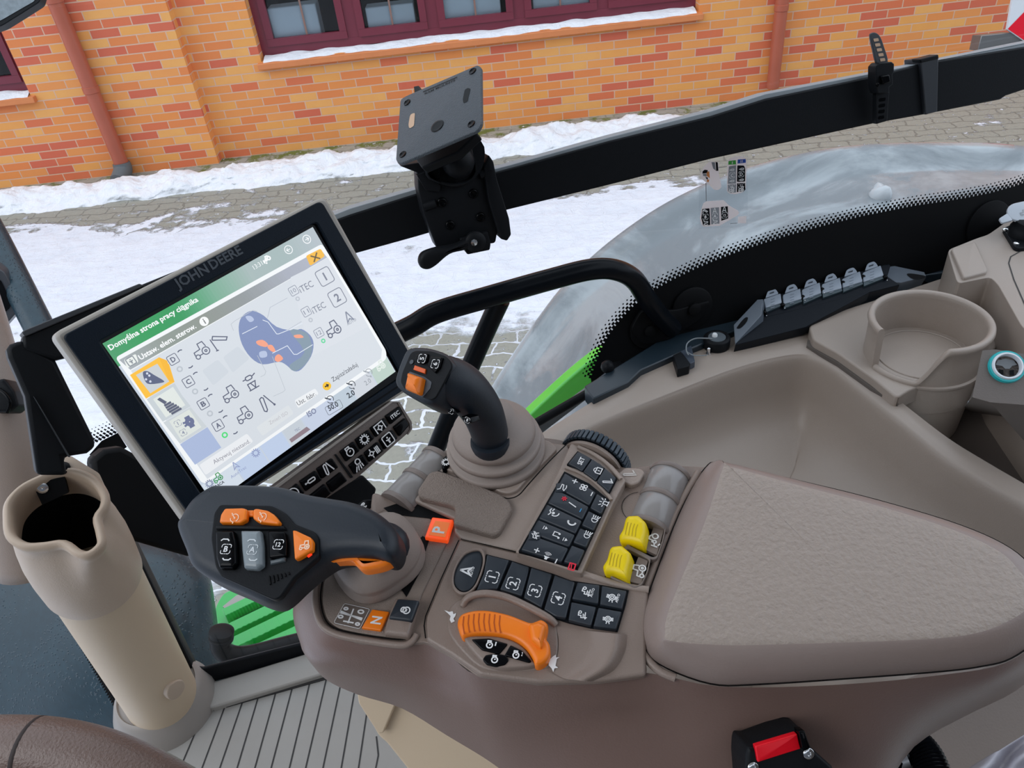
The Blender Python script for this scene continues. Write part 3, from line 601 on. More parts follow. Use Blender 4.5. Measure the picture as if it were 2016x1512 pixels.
for x,y,ch in ((902,490,'C'),(1062,470,'D'),(895,690,'10'),(1062,665,'11'),(437,1220,'B'),(600,1205,'A'),(770,1190,'12')): framed(B,ch,gf(x,y,44),wht,1,lift=0)
for x,y,ic in ((900,395,'jack'),(1070,380,'jack'),(900,590,'jack'),(1065,570,'jack'),(890,750,'tractor'),(1060,735,'tractor'),(435,1120,'arm'),(600,1110,'nav'),(765,1085,'navauto'),(440,1320,'swirl'),(605,1305,'swirl')): icon(B,ic,gf(x,y,42),wht,wd=.2,lift=0)
B.build('print',st,smooth=False)
# ------------------------------------------------------------------ rear fender seen through the glass
fen=bpy.data.materials.new('wet_fender'); fen.use_nodes=True; nt=fen.node_tree; P=nt.nodes['Principled BSDF']; tc=nt.nodes.new('ShaderNodeTexCoord')
n1=noise(nt,tc.outputs['Object'],2.3,6,.6,1.2); n2=noise(nt,tc.outputs['Object'],38,6,.65)
nt.links.new(mixc(nt,sstep(nt,n1,.42,.6),lin('#788085'),lin('#a0a8ac')),P.inputs['Base Color'])
nt.links.new(math_(nt,'MULTIPLY_ADD',sstep(nt,n1,.45,.5),-.3,.42),P.inputs['Roughness'])
bp=nt.nodes.new('ShaderNodeBump'); bp.inputs['Strength'].default_value=.3; bp.inputs['Distance'].default_value=.01; nt.links.new(math_(nt,'ADD',n1,math_(nt,'MULTIPLY',n2,.15)),bp.inputs['Height']); nt.links.new(bp.outputs[0],P.inputs['Normal'])
fd=emp('wheel_fender',(.9,1.5,1.2),'large grey wet rear wheel fender arching outside the side glass','fender')
sil=spl([(930,850),(965,780),(1003,720),(1060,638),(1120,562),(1200,488),(1300,418),(1400,368),(1500,332),(1600,308),(1700,294),(1850,289),(2016,296),(2200,330)],5,False)
OUT=Yp(1.85); prof=[OUT.P(*p) for p in sil]
B=MB(); ys=[1.89,1.885,1.86,1.82,1.79,1.76,1.72,1.55,1.42,1.40,1.37]; dz=[-.07,-.02,.0,-.002,-.02,-.03,-.032,-.035,-.04,-.045,-.05]
grid=[]
for y,d in zip(ys,dz):
    row=[]
    for i,p in enumerate(prof):
        t=(prof[min(i+1,len(prof)-1)]-prof[max(i-1,0)]); n=V((-t.z,0,t.x)).normalized(); n=n if n.z>0 or n.x<0 else -n
        row.append(V((p.x,y,p.z))+n*d)
    grid.append(row)
sheet(B,grid,fen,1,3); o=B.build('fender_shell',fd,solid=.008,ang=80)
def onf(px,py,up=0):
    """point of the fender's crown under a pixel"""
    best=None
    for i in range(len(prof)-1):
        a,b=prof[i]+V((0,0,-.035)),prof[i+1]+V((0,0,-.035)); n=V((-(b-a).z,0,(b-a).x)); r=ray(px,py)
        k=r.dot(n)
        if abs(k)<1e-6: continue
        q=CAM+r*((a-CAM).dot(n)/k)
        if min(a.x,b.x)-.001<=q.x<=max(a.x,b.x)+.001 and 1.2<q.y<2: best=(q,n.normalized() if n.z>0 else -n.normalized())
    return best
# inner fender wall, green body edge
B=MB(); row1=[V((p.x,1.37,p.z-.05)) for p in prof]; row2=[V((p.x,1.365,p.z-.5)) for p in prof]; sheet(B,[row1,row2],fen,1,1); B.build('inner_wall',fd,smooth=False,solid=.006)
gb=mat('bright_green','#63dd55',.25,coat=.5)
BPx=[(1010,850),(1035,824),(1075,786),(1120,745),(1160,712),(1196,688),(1215,700),(1180,760),(1120,800),(1060,850)]
GO=Pl(GP.P(1100,770,-.07),GP.n); B=MB(); prism(B,GO,spl(BPx,4),-.03,0,gb); B.build('green_edge',fd,label='bright green edge',bevel=.004)
for px,py,r in ((1985,333,.018),(1999,349,.018),(1850,318,.012)):
    q=onf(px,py)
    if q: B=MB(); lathe(B,q[0],q[1],[(r*1.8,0),(r*1.8,.002),(r,.003),(r*.8,.007),(0,.008)],mat('rivet','#6b7073',.35),16); B.build('rivet',fd)
for n,(px,py,r,lb) in enumerate(((1730,392,.030,'larger lump of ice lying on the grey fender near the frit edge of the glass'),(1860,316,.022,'small lump of ice stuck near the outer rim of the grey fender'))):
    q=onf(px,py)
    if q:
        B=MB(); ball(B,q[0]+V((0,0,r*.3)),r,mat('ice','#d5dce0',.2,trans=.25),14,(.8,.9,1.0)); 
        for i in range(len(B.v)): B.v[i]+=V((nz(B.v[i].x,B.v[i].y,40,n),nz(B.v[i].x,B.v[i].y,40,n+2),nz(B.v[i].x,B.v[i].y,40,n+4)))*r*.35
        B.build('ice_lump',label=lb,cat='ice',group='ice lumps on the fender',centre=True)
# ------------------------------------------------------------------ front fender and cab step
wet=bpy.data.materials.new('wet_black'); wet.use_nodes=True; nt=wet.node_tree; P=nt.nodes['Principled BSDF']; tc=nt.nodes.new('ShaderNodeTexCoord')
n1=noise(nt,tc.outputs['Object'],5,6,.6); n2=noise(nt,tc.outputs['Object'],70,4,.6)
nt.links.new(mixc(nt,math_(nt,'MULTIPLY',n1,n2),lin('#0a222d'),lin('#2a4d5a')),P.inputs['Base Color']); P.inputs['Roughness'].default_value=.35
vo=nt.nodes.new('ShaderNodeTexVoronoi'); vo.inputs['Scale'].default_value=120; nt.links.new(tc.outputs['Object'],vo.inputs['Vector'])
bp=nt.nodes.new('ShaderNodeBump'); bp.inputs['Strength'].default_value=.5; bp.inputs['Distance'].default_value=.004; nt.links.new(math_(nt,'MULTIPLY',sstep(nt,vo.outputs['Distance'],.35,.1),sstep(nt,n1,.4,.6)),bp.inputs['Height']); nt.links.new(bp.outputs[0],P.inputs['Normal'])
ff=emp('front_fender',A(200,1200,1.7),'dark wet front wheel fender seen through the glass either side of the beige tube','fender')
B=MB(); g=[[A(-200,1000,1.95),A(0,1000,1.85),A(150,1010,1.78),A(260,1045,1.74),A(330,1050,1.74),A(372,1092,1.76),A(388,1110,1.8)],
 [A(-200,1080,1.85),A(0,1080,1.75),A(150,1100,1.68),A(260,1110,1.62),A(340,1120,1.62),A(395,1130,1.66),A(405,1140,1.72)],
 [A(-200,1250,1.8),A(0,1250,1.7),A(150,1250,1.62),A(260,1230,1.57),A(350,1220,1.57),A(404,1200,1.63),A(416,1205,1.70)],
 [A(-200,1450,1.8),A(0,1450,1.7),A(150,1400,1.62),A(280,1340,1.57),A(360,1320,1.57),A(414,1290,1.63),A(428,1300,1.70)],
 [A(-200,1560,1.8),A(0,1560,1.7),A(150,1520,1.65),A(280,1450,1.6),A(370,1400,1.6),A(430,1360,1.66),A(445,1370,1.72)]]
sheet(B,g,wet,5,5); B.build('fender_shell',ff,ang=180,solid=.01)
stp_=emp('cab_step',A(520,1230,1.95),'bright green cab entry step with serrated slots outside the lower glass','step')
SPL=Z(.72); tr=lambda L_: [(380+x/3.858,1120+y/3.858) for x,y in L_]
gs=mat('step_green','#27c653',.3,coat=.6); gdk=mat('slot_green_dark','#0d6a2c',.4)
B=MB(); outl=spl(tr(poly(170,330,180,270,230,190,300,150,420,60,900,-60,1100,100,1000,560,700,640,330,632,240,560,200,470)),3)
prism(B,SPL,outl,-.02,-.012,gs); B.build('step_plate',stp_,bevel=.003)
def bar(p0,p1,wpx,h=.03):
    d=V((p1[0]-p0[0],p1[1]-p0[1])); n=V((-d.y,d.x)).normalized()*wpx/2; N=26; q=[]
    for i in range(N+1): t=i/N; z_=(5 if i%2 else 0); q.append((p0[0]+d.x*t+n.x,p0[1]+d.y*t+n.y+z_))
    for i in range(N,-1,-1): t=i/N; q.append((p0[0]+d.x*t-n.x,p0[1]+d.y*t-n.y))
    return tr(q)
for p0,p1,wp in (((250,460),(760,215),70),((300,560),(900,270),80),((230,330),(520,190),55),((430,640),(950,400),90)):
    B=MB(); prism(B,SPL,bar(p0,p1,wp),-.014,.02,gs); B.build('tread_bar',stp_,bevel=.0015)
for q in (poly(225,285,330,200,520,160,420,240,280,335),poly(300,335,480,235,700,200,560,290,330,400)):
    B=MB(); B.add([SPL.P(*p,-.010) for p in tr(q)],[list(range(len(q)))],gdk if q[0][0]==300 else mat('slot_grey','#b9b3b0',.6)); B.build('slot',stp_,smooth=False)
B=MB(); q=[GP.P(x,y,-.16) for x,y in ((436,1246),(434,1272),(450,1288),(488,1290),(560,1272),(700,1236),(900,1182))]; tube(B,q,.019,blk,16,6); B.build('handrail',stp_,label='black tubular rail with a bent end')
B=MB(); c=GP.P(436,1248,-.16); t=(GP.P(435,1262,-.16)-c).normalized(); lathe(B,c-t*.004,t,[(.016,-.006),(.023,-.003),(.023,.004),(.0205,.006),(.0205,.009),(.023,.011),(.023,.016),(.018,.018)],blk,20)
B.build('end_collar',parent=stp_)
# reflector board and bracket on a trailer behind
rf=emp('marker_board',A(2010,40,4.5),'red and white reflective marker board beyond the right end of the black rail','reflector')
MP=Pl(A(2000,40,4.5),(-.1,-1,.2)); B=MB(); prism(B,MP,[(1993,0),(1993,-60),(2100,-60),(2100,120),(2016,81),(1983,58)],-.02,0,mat('reflex_white','#d8dce2',.3)); B.build('board',rf,smooth=False)
B=MB(); B.add([MP.P(*p,.002) for p in ((2016,24),(2100,-60),(2100,118),(2016,79),(1984,57))],[list(range(5))],mat('reflex_red','#e3122c',.3)); B.build('red_stripe',rf,smooth=False)
B=MB(); prism(B,MP,[(1932,70),(1990,64),(2030,78),(2030,100),(1925,100)],-.12,-.01,mat('bracket_steel','#7d7d7e',.35,metal=.6)); B.build('bracket',rf,bevel=.004)
# ================================================================== black rail inside the glass
RD=.045
RP=Pl(GP.P(1300,300,RD+.012),GP.n)
t=emp('mounting_rail',RP.P(1400,270),'long flat black mounting rail running across the side glass','rail')
B=MB(); railo=[(560,470),(690,423),(820,382),(1000,333),(1200,278),(1400,229),(1507,195),(1718,151),(1822,124),(2016,93),(2200,58),(2200,145),(2016,177),(1980,189),(1970,196),(1822,225),(1721,243),(1400,313),(1200,364),(1000,413),(820,466),(690,502),(560,540)]
prism(B,RP,railo,-.028,0,blk); B.build('bar',t,bevel=.002,ang=30)
B=MB(); prism(B,RP,[(560,462),(690,410),(820,372),(1000,326),(1200,270),(1400,219),(1507,185),(1740,140),(2016,84),(2200,50),(2200,58),(2016,93),(1822,124),(1718,151),(1507,195),(1400,229),(1200,278),(1000,333),(820,382),(690,423),(560,470)],-.026,-.003,mat('rail_lip','#8f979c',.45)); B.build('upper_lip',t,label='pale grey upper lip',bevel=.0008)
# clip band on the rail
B=MB(); prism(B,RP,[(1813,118),(1848,112),(1846,220),(1822,226)],-.03,.006,mat('band_black','#20242a',.5)); prism(B,RP,[(1811,117),(1848,107),(1849,116),(1814,124)],-.012,.007,blk)
B.build('clip_band',label='plain black clip band wrapped around the rail near its right end',cat='clip',bevel=.0015,centre=True)
# rubber ratchet strap with holes
t=emp('ratchet_strap',RP.P(1735,200,.008),'black rubber ratchet strap buckled round the rail with its perforated tail standing up','strap')
SPn=Pl(RP.P(1735,150,.02),GP.n); strm=mat('strap_rubber','#3a3d42',.5); tr=lambda L_: [(1400+x/3.273,y/3.273) for x,y in L_]
B=MB(); O=tr(spl(poly(1028,235,1040,212,1065,212,1090,235,1112,290,1140,400,1075,418,1045,320),4)); prism(B,SPn,O,0,.004,strm); B.build('tail',t,bevel=.0008)
for i in range(5):
    x,y=1063+i*9.5,258+i*32; B=MB(); q=tr(rnd(poly(x-18+i,y-9,x+14+i,y-13,x+19+i,y+6,x-13+i,y+11),4,2)); B.add([SPn.P(*p,.0045) for p in q],[list(range(len(q)))],mat('slot_light','#c9a98e',.8)); B.build('hole',t,smooth=False)
B=MB(); prism(B,SPn,tr(poly(1062,430,1085,405,1165,398,1182,410,1180,465,1170,480,1174,545,1150,562,1150,600,1075,605,1060,540)),-.006,.012,blk); prism(B,SPn,tr(poly(1100,490,1150,480,1160,530,1110,545)),.01,.018,blkg); lathe(B,SPn.P(*tr([(1068,545)])[0],.012),SPn.n,[(.003,0),(.003,.004),(0,.004)],blkg,10); B.build('buckle',t,bevel=.0015)
B=MB(); prism(B,SPn,tr(poly(1068,600,1150,590,1135,780,1065,800)),-.008,.002,blk)
for i in range(4): q=tr(rnd(poly(1085+i*-2,635+i*38,1125+i*-3,628+i*38,1123-i*3,650+i*38,1083-i*2,656+i*38),5,2)); B.add([SPn.P(*p,.0025) for p in q],[list(range(len(q)))],blkg)
B.build('strap_band',t,bevel=.001)
# ------------------------------------------------------------------ device mount: plate on a ball arm clamped to the rail
MPl=rect([(801.7,201.8),(930.5,140),(928,244),(793,304)],.066); 
# bring the plate to where the rail is
s_=(RP.P(865,225)-CAM).length/(MPl.P(865,225)-CAM).length
MPl=Pl(CAM+(MPl.O-CAM)*s_*.9,MPl.n)
t=emp('device_mount',RP.P(915,400),'black square mounting plate on a ball joint clamped to the rail','mount')
plm=mat('plate_texture','#4b535a',.5,bump=1.2,bscale=700)
B=MB(); pillow(B,MPl,rnd([(789,197),(800,190),(941,129),(948,133),(949,245),(941,258),(790,323),(780,318)],6),-.004,0,.0012,plm,2); B.build('plate',t,label='textured grey-black plate')
for px in ((801.7,201.8),(930.5,140),(928,244),(793,304)):
    B=MB(); lathe(B,MPl.P(*px,.0002),MPl.n,[(0,0),(.0042,.0002),(.0046,.0006),(.005,0)],blkg,16); B.build('screw_hole',t)
B=MB(); lathe(B,MPl.P(861,248,.0002),MPl.n,[(0,-.001),(.006,.0001),(.0085,.0004),(.009,0)],blkg,20); B.build('centre_hole',t)
for q in ([(922,173),(926,175),(920,200),(912,203),(911,195),(915,176)],[(810,224),(817,222),(815,248),(806,253),(804,246),(807,228)]):
    B=MB(); B.add([MPl.P(*p,.0004) for p in rnd(q,3)],[list(range(len(rnd(q,3))))],blkg if q[0][0]>900 else mat('slot_light','#c9a98e',.8)); B.build('slot',t,smooth=False)
B=MB(); text(B,'RAM MOUNTS',MPl,(836,186),(896,159),.0003,blkg,.55,True); stroke(B,Fr(MPl,(833,181),(900,152),.0003),[(0,0),(1,0)],.03,blkg); B.build('embossed_lettering',t,smooth=False)
B=MB(); D=RP
prism(B,Pl(MPl.P(865,280,-.03),MPl.n),[(783,262),(830,330),(900,300),(940,262),(900,215),(800,240)],-.012,0,blk); B.build('under_plate',t,bevel=.002)
AP2=Pl(RP.P(915,400,.035),GP.n)
B=MB(); ball(B,AP2.P(902,318,.02),.021,blk,24); B.build('ball_joint',t)
B=MB(); pillow(B,AP2,spl([(868,300),(850,330),(862,352),(890,360),(925,352),(945,325),(948,290),(930,275),(940,340),(905,368),(865,362),(838,345),(845,300)],3),-.01,.018,.003,blk); B.build('socket_cup',t)
B=MB(); pillow(B,AP2,rnd([(786,326),(835,318),(905,322),(955,318),(962,350),(985,420),(975,478),(885,492),(860,490),(833,420),(823,372),(822,340)],5),-.03,.006,.002,blk,2); B.build('clamp_body',t)
B=MB(); pillow(B,AP2,rnd([(952,330),(962,305),(971,318),(978,352),(1002,430),(1006,462),(998,474),(985,470),(980,455),(962,395)],3),-.035,.014,.0015,blk,2); B.build('clamp_jaw',t)
B=MB(); pillow(B,AP2,rnd([(820,345),(842,335),(868,365),(865,378),(838,375)],3),0,.012,.001,blk,2); B.build('latch',t)
B=MB(); pillow(B,AP2,rnd([(912,488),(905,470),(960,455),(966,480),(964,492),(920,501)],3),-.02,.012,.0015,blk,2); B.build('lower_block',t)
B=MB(); pillow(B,AP2,spl([(824,513),(832,498),(860,488),(900,480),(935,460),(948,466),(940,482),(915,492),(885,500),(858,522),(842,530),(828,526)],5),.008,.022,.006,blk,3); B.build('clamp_lever',t)
B=MB(); lathe(B,AP2.P(935,475,.014),GP.n,[(.014,0),(.014,.006),(.010,.009),(.004,.009),(.004,.011),(0,.011)],blk,20); B.build('bolt',t)
B=MB(); lathe(B,AP2.P(933,477,.024),GP.n,[(.0045,0),(.0045,.002),(0,.003)],chrome,8); B.build('bolt_end',t,label='shiny bolt end')
for px in ((870,398),(932,381),(886,443),(946,427)):
    B=MB(); lathe(B,AP2.P(*px,.006),GP.n,[(.0065,0),(.0062,.002),(.005,.003),(.0035,.003),(.003,.002),(0,.0018)],blkg,14); B.build('screw',t)
B=MB(); tube(B,[AP2.P(945,345,.008),AP2.P(968,335,.01)],.005,blk,12); tube(B,[AP2.P(835,408,.004),AP2.P(858,400,.006)],.006,blk,12); B.build('pivot_pin',t)
B=MB(); prism(B,Pl(MPl.P(822,178,-.012),MPl.n),[(814,170),(824,168),(828,176),(850,178),(840,188),(816,188)],-.01,0,blk); B.build('cable_clip',t,bevel=.001)
# ------------------------------------------------------------------ grab handle with its second leg, hinges
tubem=mat('tube_black','#0b0f14',.28,spec=.5)
t=emp('grab_handle',GP.P(1290,640,.03),'thick black tubular grab handle curving across the side glass','handle')
B=MB(); tube(B,[GP.P(640,720,.02),GP.P(735,678,.07),GP.P(810,643,.085),GP.P(860,615,.085),GP.P(960,585,.085),GP.P(1080,551,.085),GP.P(1160,531,.085),GP.P(1210,531,.08),GP.P(1248,550,.06),GP.P(1275,590,.04),GP.P(1300,622,.02),GP.P(1325,648,.008)],.0155,tubem,20,7); B.build('main_tube',t)
B=MB(); tube(B,[GP.P(985,590,.075),GP.P(955,655,.06),GP.P(905,770,.05),GP.P(850,905,.045),GP.P(830,960,.045)],.0145,tubem,18,3); B.build('lower_tube',t)
for px,r in (((1275,648),.032),((1362,606),.036)):
    B=MB(); c=GP.P(*px,.002); lathe(B,c,GP.n,[(r,0),(r,.004),(r*.9,.006),(r*.3,.006),(r*.3,.012),(r*.15,.014),(0,.014)],blkm,28); B.build('hinge_pad',t)
B=MB(); pillow(B,Pl(GP.P(1330,640,.006),GP.n),rnd([(1262,610),(1330,610),(1400,590),(1385,625),(1345,650),(1320,668),(1265,680),(1240,650)],12),-.003,.004,.002,blkm,2); B.build('hinge_plate',t)
B=MB(); lathe(B,GP.P(1945,445,.002),GP.n,[(.045,0),(.045,.003),(.043,.004),(.0,.004)],blkm,36); B.build('hinge_pad',label='black round pad on the glass border left of the flip-lid socket',cat='pad',centre=True)
# gas strut
t=emp('gas_strut',GP.P(1180,730,.03),'black gas strut lying along the lower edge of the side glass, left of the trim','strut')
B=MB(); tube(B,[GP.P(1215,742,.04),GP.P(1130,790,.04),GP.P(1040,842,.04),GP.P(980,880,.04)],.0075,blk,14,1); B.build('cylinder',t)
B=MB(); tube(B,[GP.P(1213,738,.04),GP.P(1190,752,.04),GP.P(1175,760,.04)],[.006,.009,.009],blk,12,1); ball(B,GP.P(1196,722,.045),.011,blk,12); B.build('end_fitting',t)
B=MB(); pillow(B,Pl(GP.P(1218,735,.035),GP.n),rnd([(1205,728),(1235,722),(1238,745),(1218,756),(1206,750)],3),-.02,.01,.002,blkm,2); B.build('bracket',t)
B=MB(); prism(B,Pl(GP.P(1120,810,.02),GP.n),[(1200,735),(1203,758),(1150,790),(1065,855),(1030,858)],-.006,.004,mat('strip_grey','#6c747a',.4)); B.build('trim_7',kind='structure',bevel=.001)
# ================================================================== touchscreen monitor
SP=rect([(201.6,676.4),(615.7,446.9),(778.7,731.4),(420,991)],.211)
mon=emp('monitor',SP.P(500,720),'large touchscreen monitor with dark bezel and pale edge, showing a lit settings page','monitor')
bezm=mat('bezel_dark','#131c26',.4,bump=.15,bscale=1200); frm=mat('monitor_edge','#a9a39a',.45)
B=MB(); prism(B,SP,rnd([(103,657),(640,384),(840,745),(377,1042)],18,5),-.030,-.001,frm); B.build('frame',mon,label='pale grey-beige outer frame',bevel=.003)
o_=rnd([(123,661),(633,394),(834,743),(386,1031)],12,5); i_=rnd([(196,672),(624,437),(794,741),(415,1001)],8,5)
B=MB(); wall_px(B,SP,o_,i_,-.004,.004,bezm); B.build('bezel',mon,bevel=.0012)
B=MB(); text(B,'JOHN',SP,(350,569),(413,535),.0042,mat('emboss','#2e3842',.3),1.0,True); text(B,'DEERE',SP,(418,531),(479,498),.0042,mat('emboss','#0b1016'),1.0,True); B.build('embossed_lettering',mon,smooth=False)
B=MB(); g0=mat('groove_black','#04070b',.5)
B.add([SP.P(*p,.0043) for p in ((424,1002),(560,907),(800,748),(801,751),(562,911),(427,1006))],[list(range(6))],g0); B.build('bezel_groove',mon,smooth=False)
B=MB(); B.add([SP.P(*p,-.0005) for p in ((190,672),(622,432),(800,742),(415,1008))],[[0,1,2,3]],blkg); B.build('glass_panel',mon,smooth=False)
EM={}
def em(h):
    if h in EM: return EM[h]
    m=bpy.data.materials.new('screen_'+h.strip('#')); m.use_nodes=True; p=m.node_tree.nodes['Principled BSDF']; p.inputs['Base Color'].default_value=(.01,.01,.012,1); p.inputs['Roughness'].default_value=.25
    p.inputs['Emission Color'].default_value=lin(h); p.inputs['Emission Strength'].default_value=.60; EM[h]=m; return m
z1=lambda *a:[(100+x/2.3618,380+y/2.3618) for x,y in poly(*a)]
z2=lambda *a:[(480+x/5.816,430+y/5.816) for x,y in poly(*a)]
z3=lambda *a:[(240+x/4.725,660+y/4.725) for x,y in poly(*a)]
z4=lambda *a:[(500+x/5.4,640+y/5.4) for x,y in poly(*a)]
def U(B,pts,c,h): B.add([SP.P(*p,h) for p in pts],[list(range(len(pts)))],em(c))
def lerp(a,b,t): return (a[0]+(b[0]-a[0])*t,a[1]+(b[1]-a[1])*t)
def hexl(a,b,t): A_=[int(a[i:i+2],16) for i in (1,3,5)]; B_=[int(b[i:i+2],16) for i in (1,3,5)]; return '#%02x%02x%02x'%tuple(int(A_[i]+(B_[i]-A_[i])*t) for i in range(3))
TL,TR,BR,BL=(201.6,676.4),(615.7,446.9),(778.7,731.4),(420,991)
UI=MB(); U(UI,[TL,TR,BR,BL],'#c3cdda',0)
def strip(B,a,b,c,d,cols,h,n=70):
    for i in range(n):
        t=i/n; k=t*(len(cols)-1); j=int(k); col=hexl(cols[j],cols[min(j+1,len(cols)-1)],round((k-j)*12)/12); U(B,[lerp(a,b,t),lerp(a,b,t+1/n),lerp(d,c,t+1/n),lerp(d,c,t)],col,h)
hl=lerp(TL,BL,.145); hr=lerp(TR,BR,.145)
strip(UI,TL,TR,hr,hl,['#4b9a69','#2f9a57','#2f9658','#79ab92','#a4b5b4','#a2b4b4','#b3bcc4'],.0001)  # header slices hold the window reflection washed into their glow colours
# dialog frame and title bar
D=rnd(z1(300,765,1262,235,1560,735,1560,770,1545,785,720,1350,700,1345),8,4); U(UI,D,'#eef1f3',.0002)
ti=z1(318,776,1255,262,1285,300,370,822); 
strip(UI,ti[0],ti[1],ti[2],ti[3],['#a6acb2','#8d9790','#8c938c','#909698','#a5aab6','#b0b5c4'],.0003)  # title bar slices also carry reflection haze in their colours
body=z1(372,826,1288,300,1540,728,1535,770,728,1330); U(UI,body,'#d3d9e0',.0003)
# right column buttons shade
U(UI,z1(1115,392,1290,305,1478,620,1210,760),'#d6dbe2',.00035)
# yellow close button
U(UI,rnd(z2(710,430,880,345,930,430,760,545),4),'#f0b840',.0005); f=Fr(SP,z2(820,445)[0],z2(865,420)[0],.0007); 
P5=em('#6b5a3a'); stroke(UI,f,[(-.8,-.7),(.8,.7)],.3,P5,lift=0); stroke(UI,f,[(-.8,.7),(.8,-.7)],.3,P5,lift=0)
# side tabs
U(UI,z3(75,370,345,205,440,270,490,435,225,590),'#f7bd35',.0005); U(UI,z3(130,370,330,265,440,430,265,540),'#c7ccd0',.0006)
U(UI,z3(230,595,490,445,560,560,640,660,380,805),'#c5cdd2',.0005); U(UI,z3(290,595,475,480,590,650,410,765),'#dde3df',.0006)
U(UI,z3(385,812,640,668,790,850,540,1010),'#c9d0d4',.0005); U(UI,z3(440,800,625,690,740,855,550,975),'#d9dfdb',.0006)
U(UI,z3(540,1015,795,855,925,1045,680,1205),'#a9b8d8',.0005)
U(UI,z3(345,205,420,235,490,435,440,430),'#f2b52c',.00062)
dk='#5b6075'; PK=em(dk); PW=em('#f4f6f8')
U(UI,spl(z3(195,345,240,335,300,370,385,420,380,440,260,455,215,425),3),'#59617e',.0008)
for x,y in ((235,355),(255,375),(225,410),(265,430)): U(UI,[ (a,b) for a,b in z3(*sum([(x+12*math.cos(k),y+12*math.sin(k)) for k in (0,1,2,3,4,5)],()))],'#cfd6e6',.0009)
f=Fr(SP,z3(445,640)[0],z3(520,598)[0],.0009); icon(UI,'sensor',f,PK,wd=.2,lift=0)
for x,y,c in ((520,820,'1'),(570,905,'4')): framed(UI,c,Fr(SP,z3(x,y)[0],z3(x+26,y-14)[0],.0009),em('#8c92a6'),1,0)
f=Fr(SP,z3(630,805)[0],z3(675,780)[0],.0009); icon(UI,'diff',f,em('#6b7394'),wd=.3,lift=0)
# titles
text(UI,'Domyślna strona pracy ciągnika',SP,(217.5,690),(391,592.5),.0006,PW,1.0,True)
text(UI,'Ustaw. elem. sterow.',SP,(277,709),(387,645),.0006,PW,1.0,True)
U(UI,[SP and p for p in z1(*sum([(713+22*math.cos(k*.4),597+22*math.sin(k*.4)) for k in range(16)],()))],'#f2f4f4',.0006)
ctext(UI,'i',Fr(SP,(402,632.5),(406,630.3),.0008),0,0,None,em('#75797a'),bold=True,hh=2.4)
U(UI,rnd(z1(340,775,395,748,408,785,355,815),3),'#e6ebe8',.0006); icon(UI,'info',Fr(SP,(258,711),(265,707),.0008),em('#8b9299'),wd=.2,lift=0)
text(UI,'13:31',SP,(501,531),(518,521),.0006,PW,1.1)
icon(UI,'trailer',Fr(SP,(526,511),(532,507.5),.0006),PW,wd=.3,lift=0); icon(UI,'arrowl',Fr(SP,(568,491.5),(574.5,488),.0006),PW,wd=.14,lift=0); icon(UI,'arrowr',Fr(SP,(604,471),(610.5,467.5),.0006),PW,wd=.14,lift=0)
# left list D C B A
for (x,y),c in (((476,225),'D'),((619,433),'C'),((757,638),'B'),((895,838),'A')):
    q=z3(x,y)[0]; f=Fr(SP,q,(q[0]+8.5,q[1]-4.8),.0008); stroke(UI,f,rsq(0,0,1,1,.3),.14,PK,True,0); ctext(UI,c,f,0,0,.95,PK,bold=True,lift=0,hh=1.1)
    a=z3(x+85,y-45)[0]; icon(UI,'updn',Fr(SP,a,(a[0]+9,a[1]-5.1),.0008),PK,lift=0,wd=.2); a=z3(x+145,y+40)[0]; icon(UI,'cup',Fr(SP,a,(a[0]+9,a[1]-5.1),.0008),PK,lift=0)
    a=z3(x+62,y+90)[0]; col='#4fd878' if c=='A' else '#b9c0c8'; f=Fr(SP,a,(a[0]+5.5,a[1]-3.1),.0008); stroke(UI,f,circ(0,0,.75),.45,em(col),True,0)
for x,y in ((735,140),(1005,545),(1135,740)):
    q=z3(x,y)[0]; icon(UI,'tractor',Fr(SP,q,(q[0]+13,q[1]-7.5),.0008),PK,wd=.1,lift=0)
for x,y,ic in ((915,40,'arm'),(1195,425,'valve'),(1335,630,'arm2')):
    q=z3(x,y)[0]; icon(UI,ic,Fr(SP,q,(q[0]+14,q[1]-8),.0008),PK,wd=.1,lift=0)
for q in (z3(745,330,890,225,1000,340,850,470),z3(940,205,1080,100,1190,215,1030,350)): U(UI,rnd(q,5),'#ccd3db',.0006); U(UI,rnd([(a+(455-0)*0,b) for a,b in inset and q],6),'#ccd3db',.0006)
# lever picture
U(UI,spl(z1(880,590,905,560,940,548,990,570,1050,622,1130,640,1165,632,1205,660,1222,700,1210,760,1165,820,1130,828,1095,800,1060,785,985,797,930,765,890,705,874,640),3),'#7f8eb6',.0007)
U(UI,spl(z1(1110,640,1190,650,1215,730,1185,795,1135,828,1110,800,1180,740),3),'#8497a6',.00075)
for q in (z1(955,690,985,683,1010,703,1000,716,965,707),z1(1010,708,1030,708,1045,735,1030,738,1010,722),z1(1045,758,1062,750,1080,770,1060,785,1042,778),z1(1130,662,1160,658,1175,672,1140,674)): U(UI,spl(q,3),'#f0a184',.0009)
for q in (z1(905,575,930,572,945,590,925,600),z1(970,740,1000,735,1005,760,975,765)): U(UI,spl(q,3),'#b4c0dc',.0009)
def line(q,c,wd_=1.0,h=.001):
    f=Fr(SP,q[0],(q[0][0]+1,q[0][1]),.0); o,u,v=SP.P(q[0][0],q[0][1],h),f.u.normalized(),f.v.normalized()
    class G: pass
    g=G(); g.p=lambda x,y,l=0:o+u*x+v*y+SP.n*l
    pts=[((SP.P(*p,h)-o).dot(u),(SP.P(*p,h)-o).dot(v)) for p in q]; stroke(UI,g,pts,.00045*wd_,em(c),lift=0)
line(z2(500,910,300,1020,285,1090,270,1140),'#b4bac6'); line(z2(660,1180,500,1280),'#b4bac6'); line(z1(850,640,838,610,855,595,940,545,960,550),'#b9c0c8')
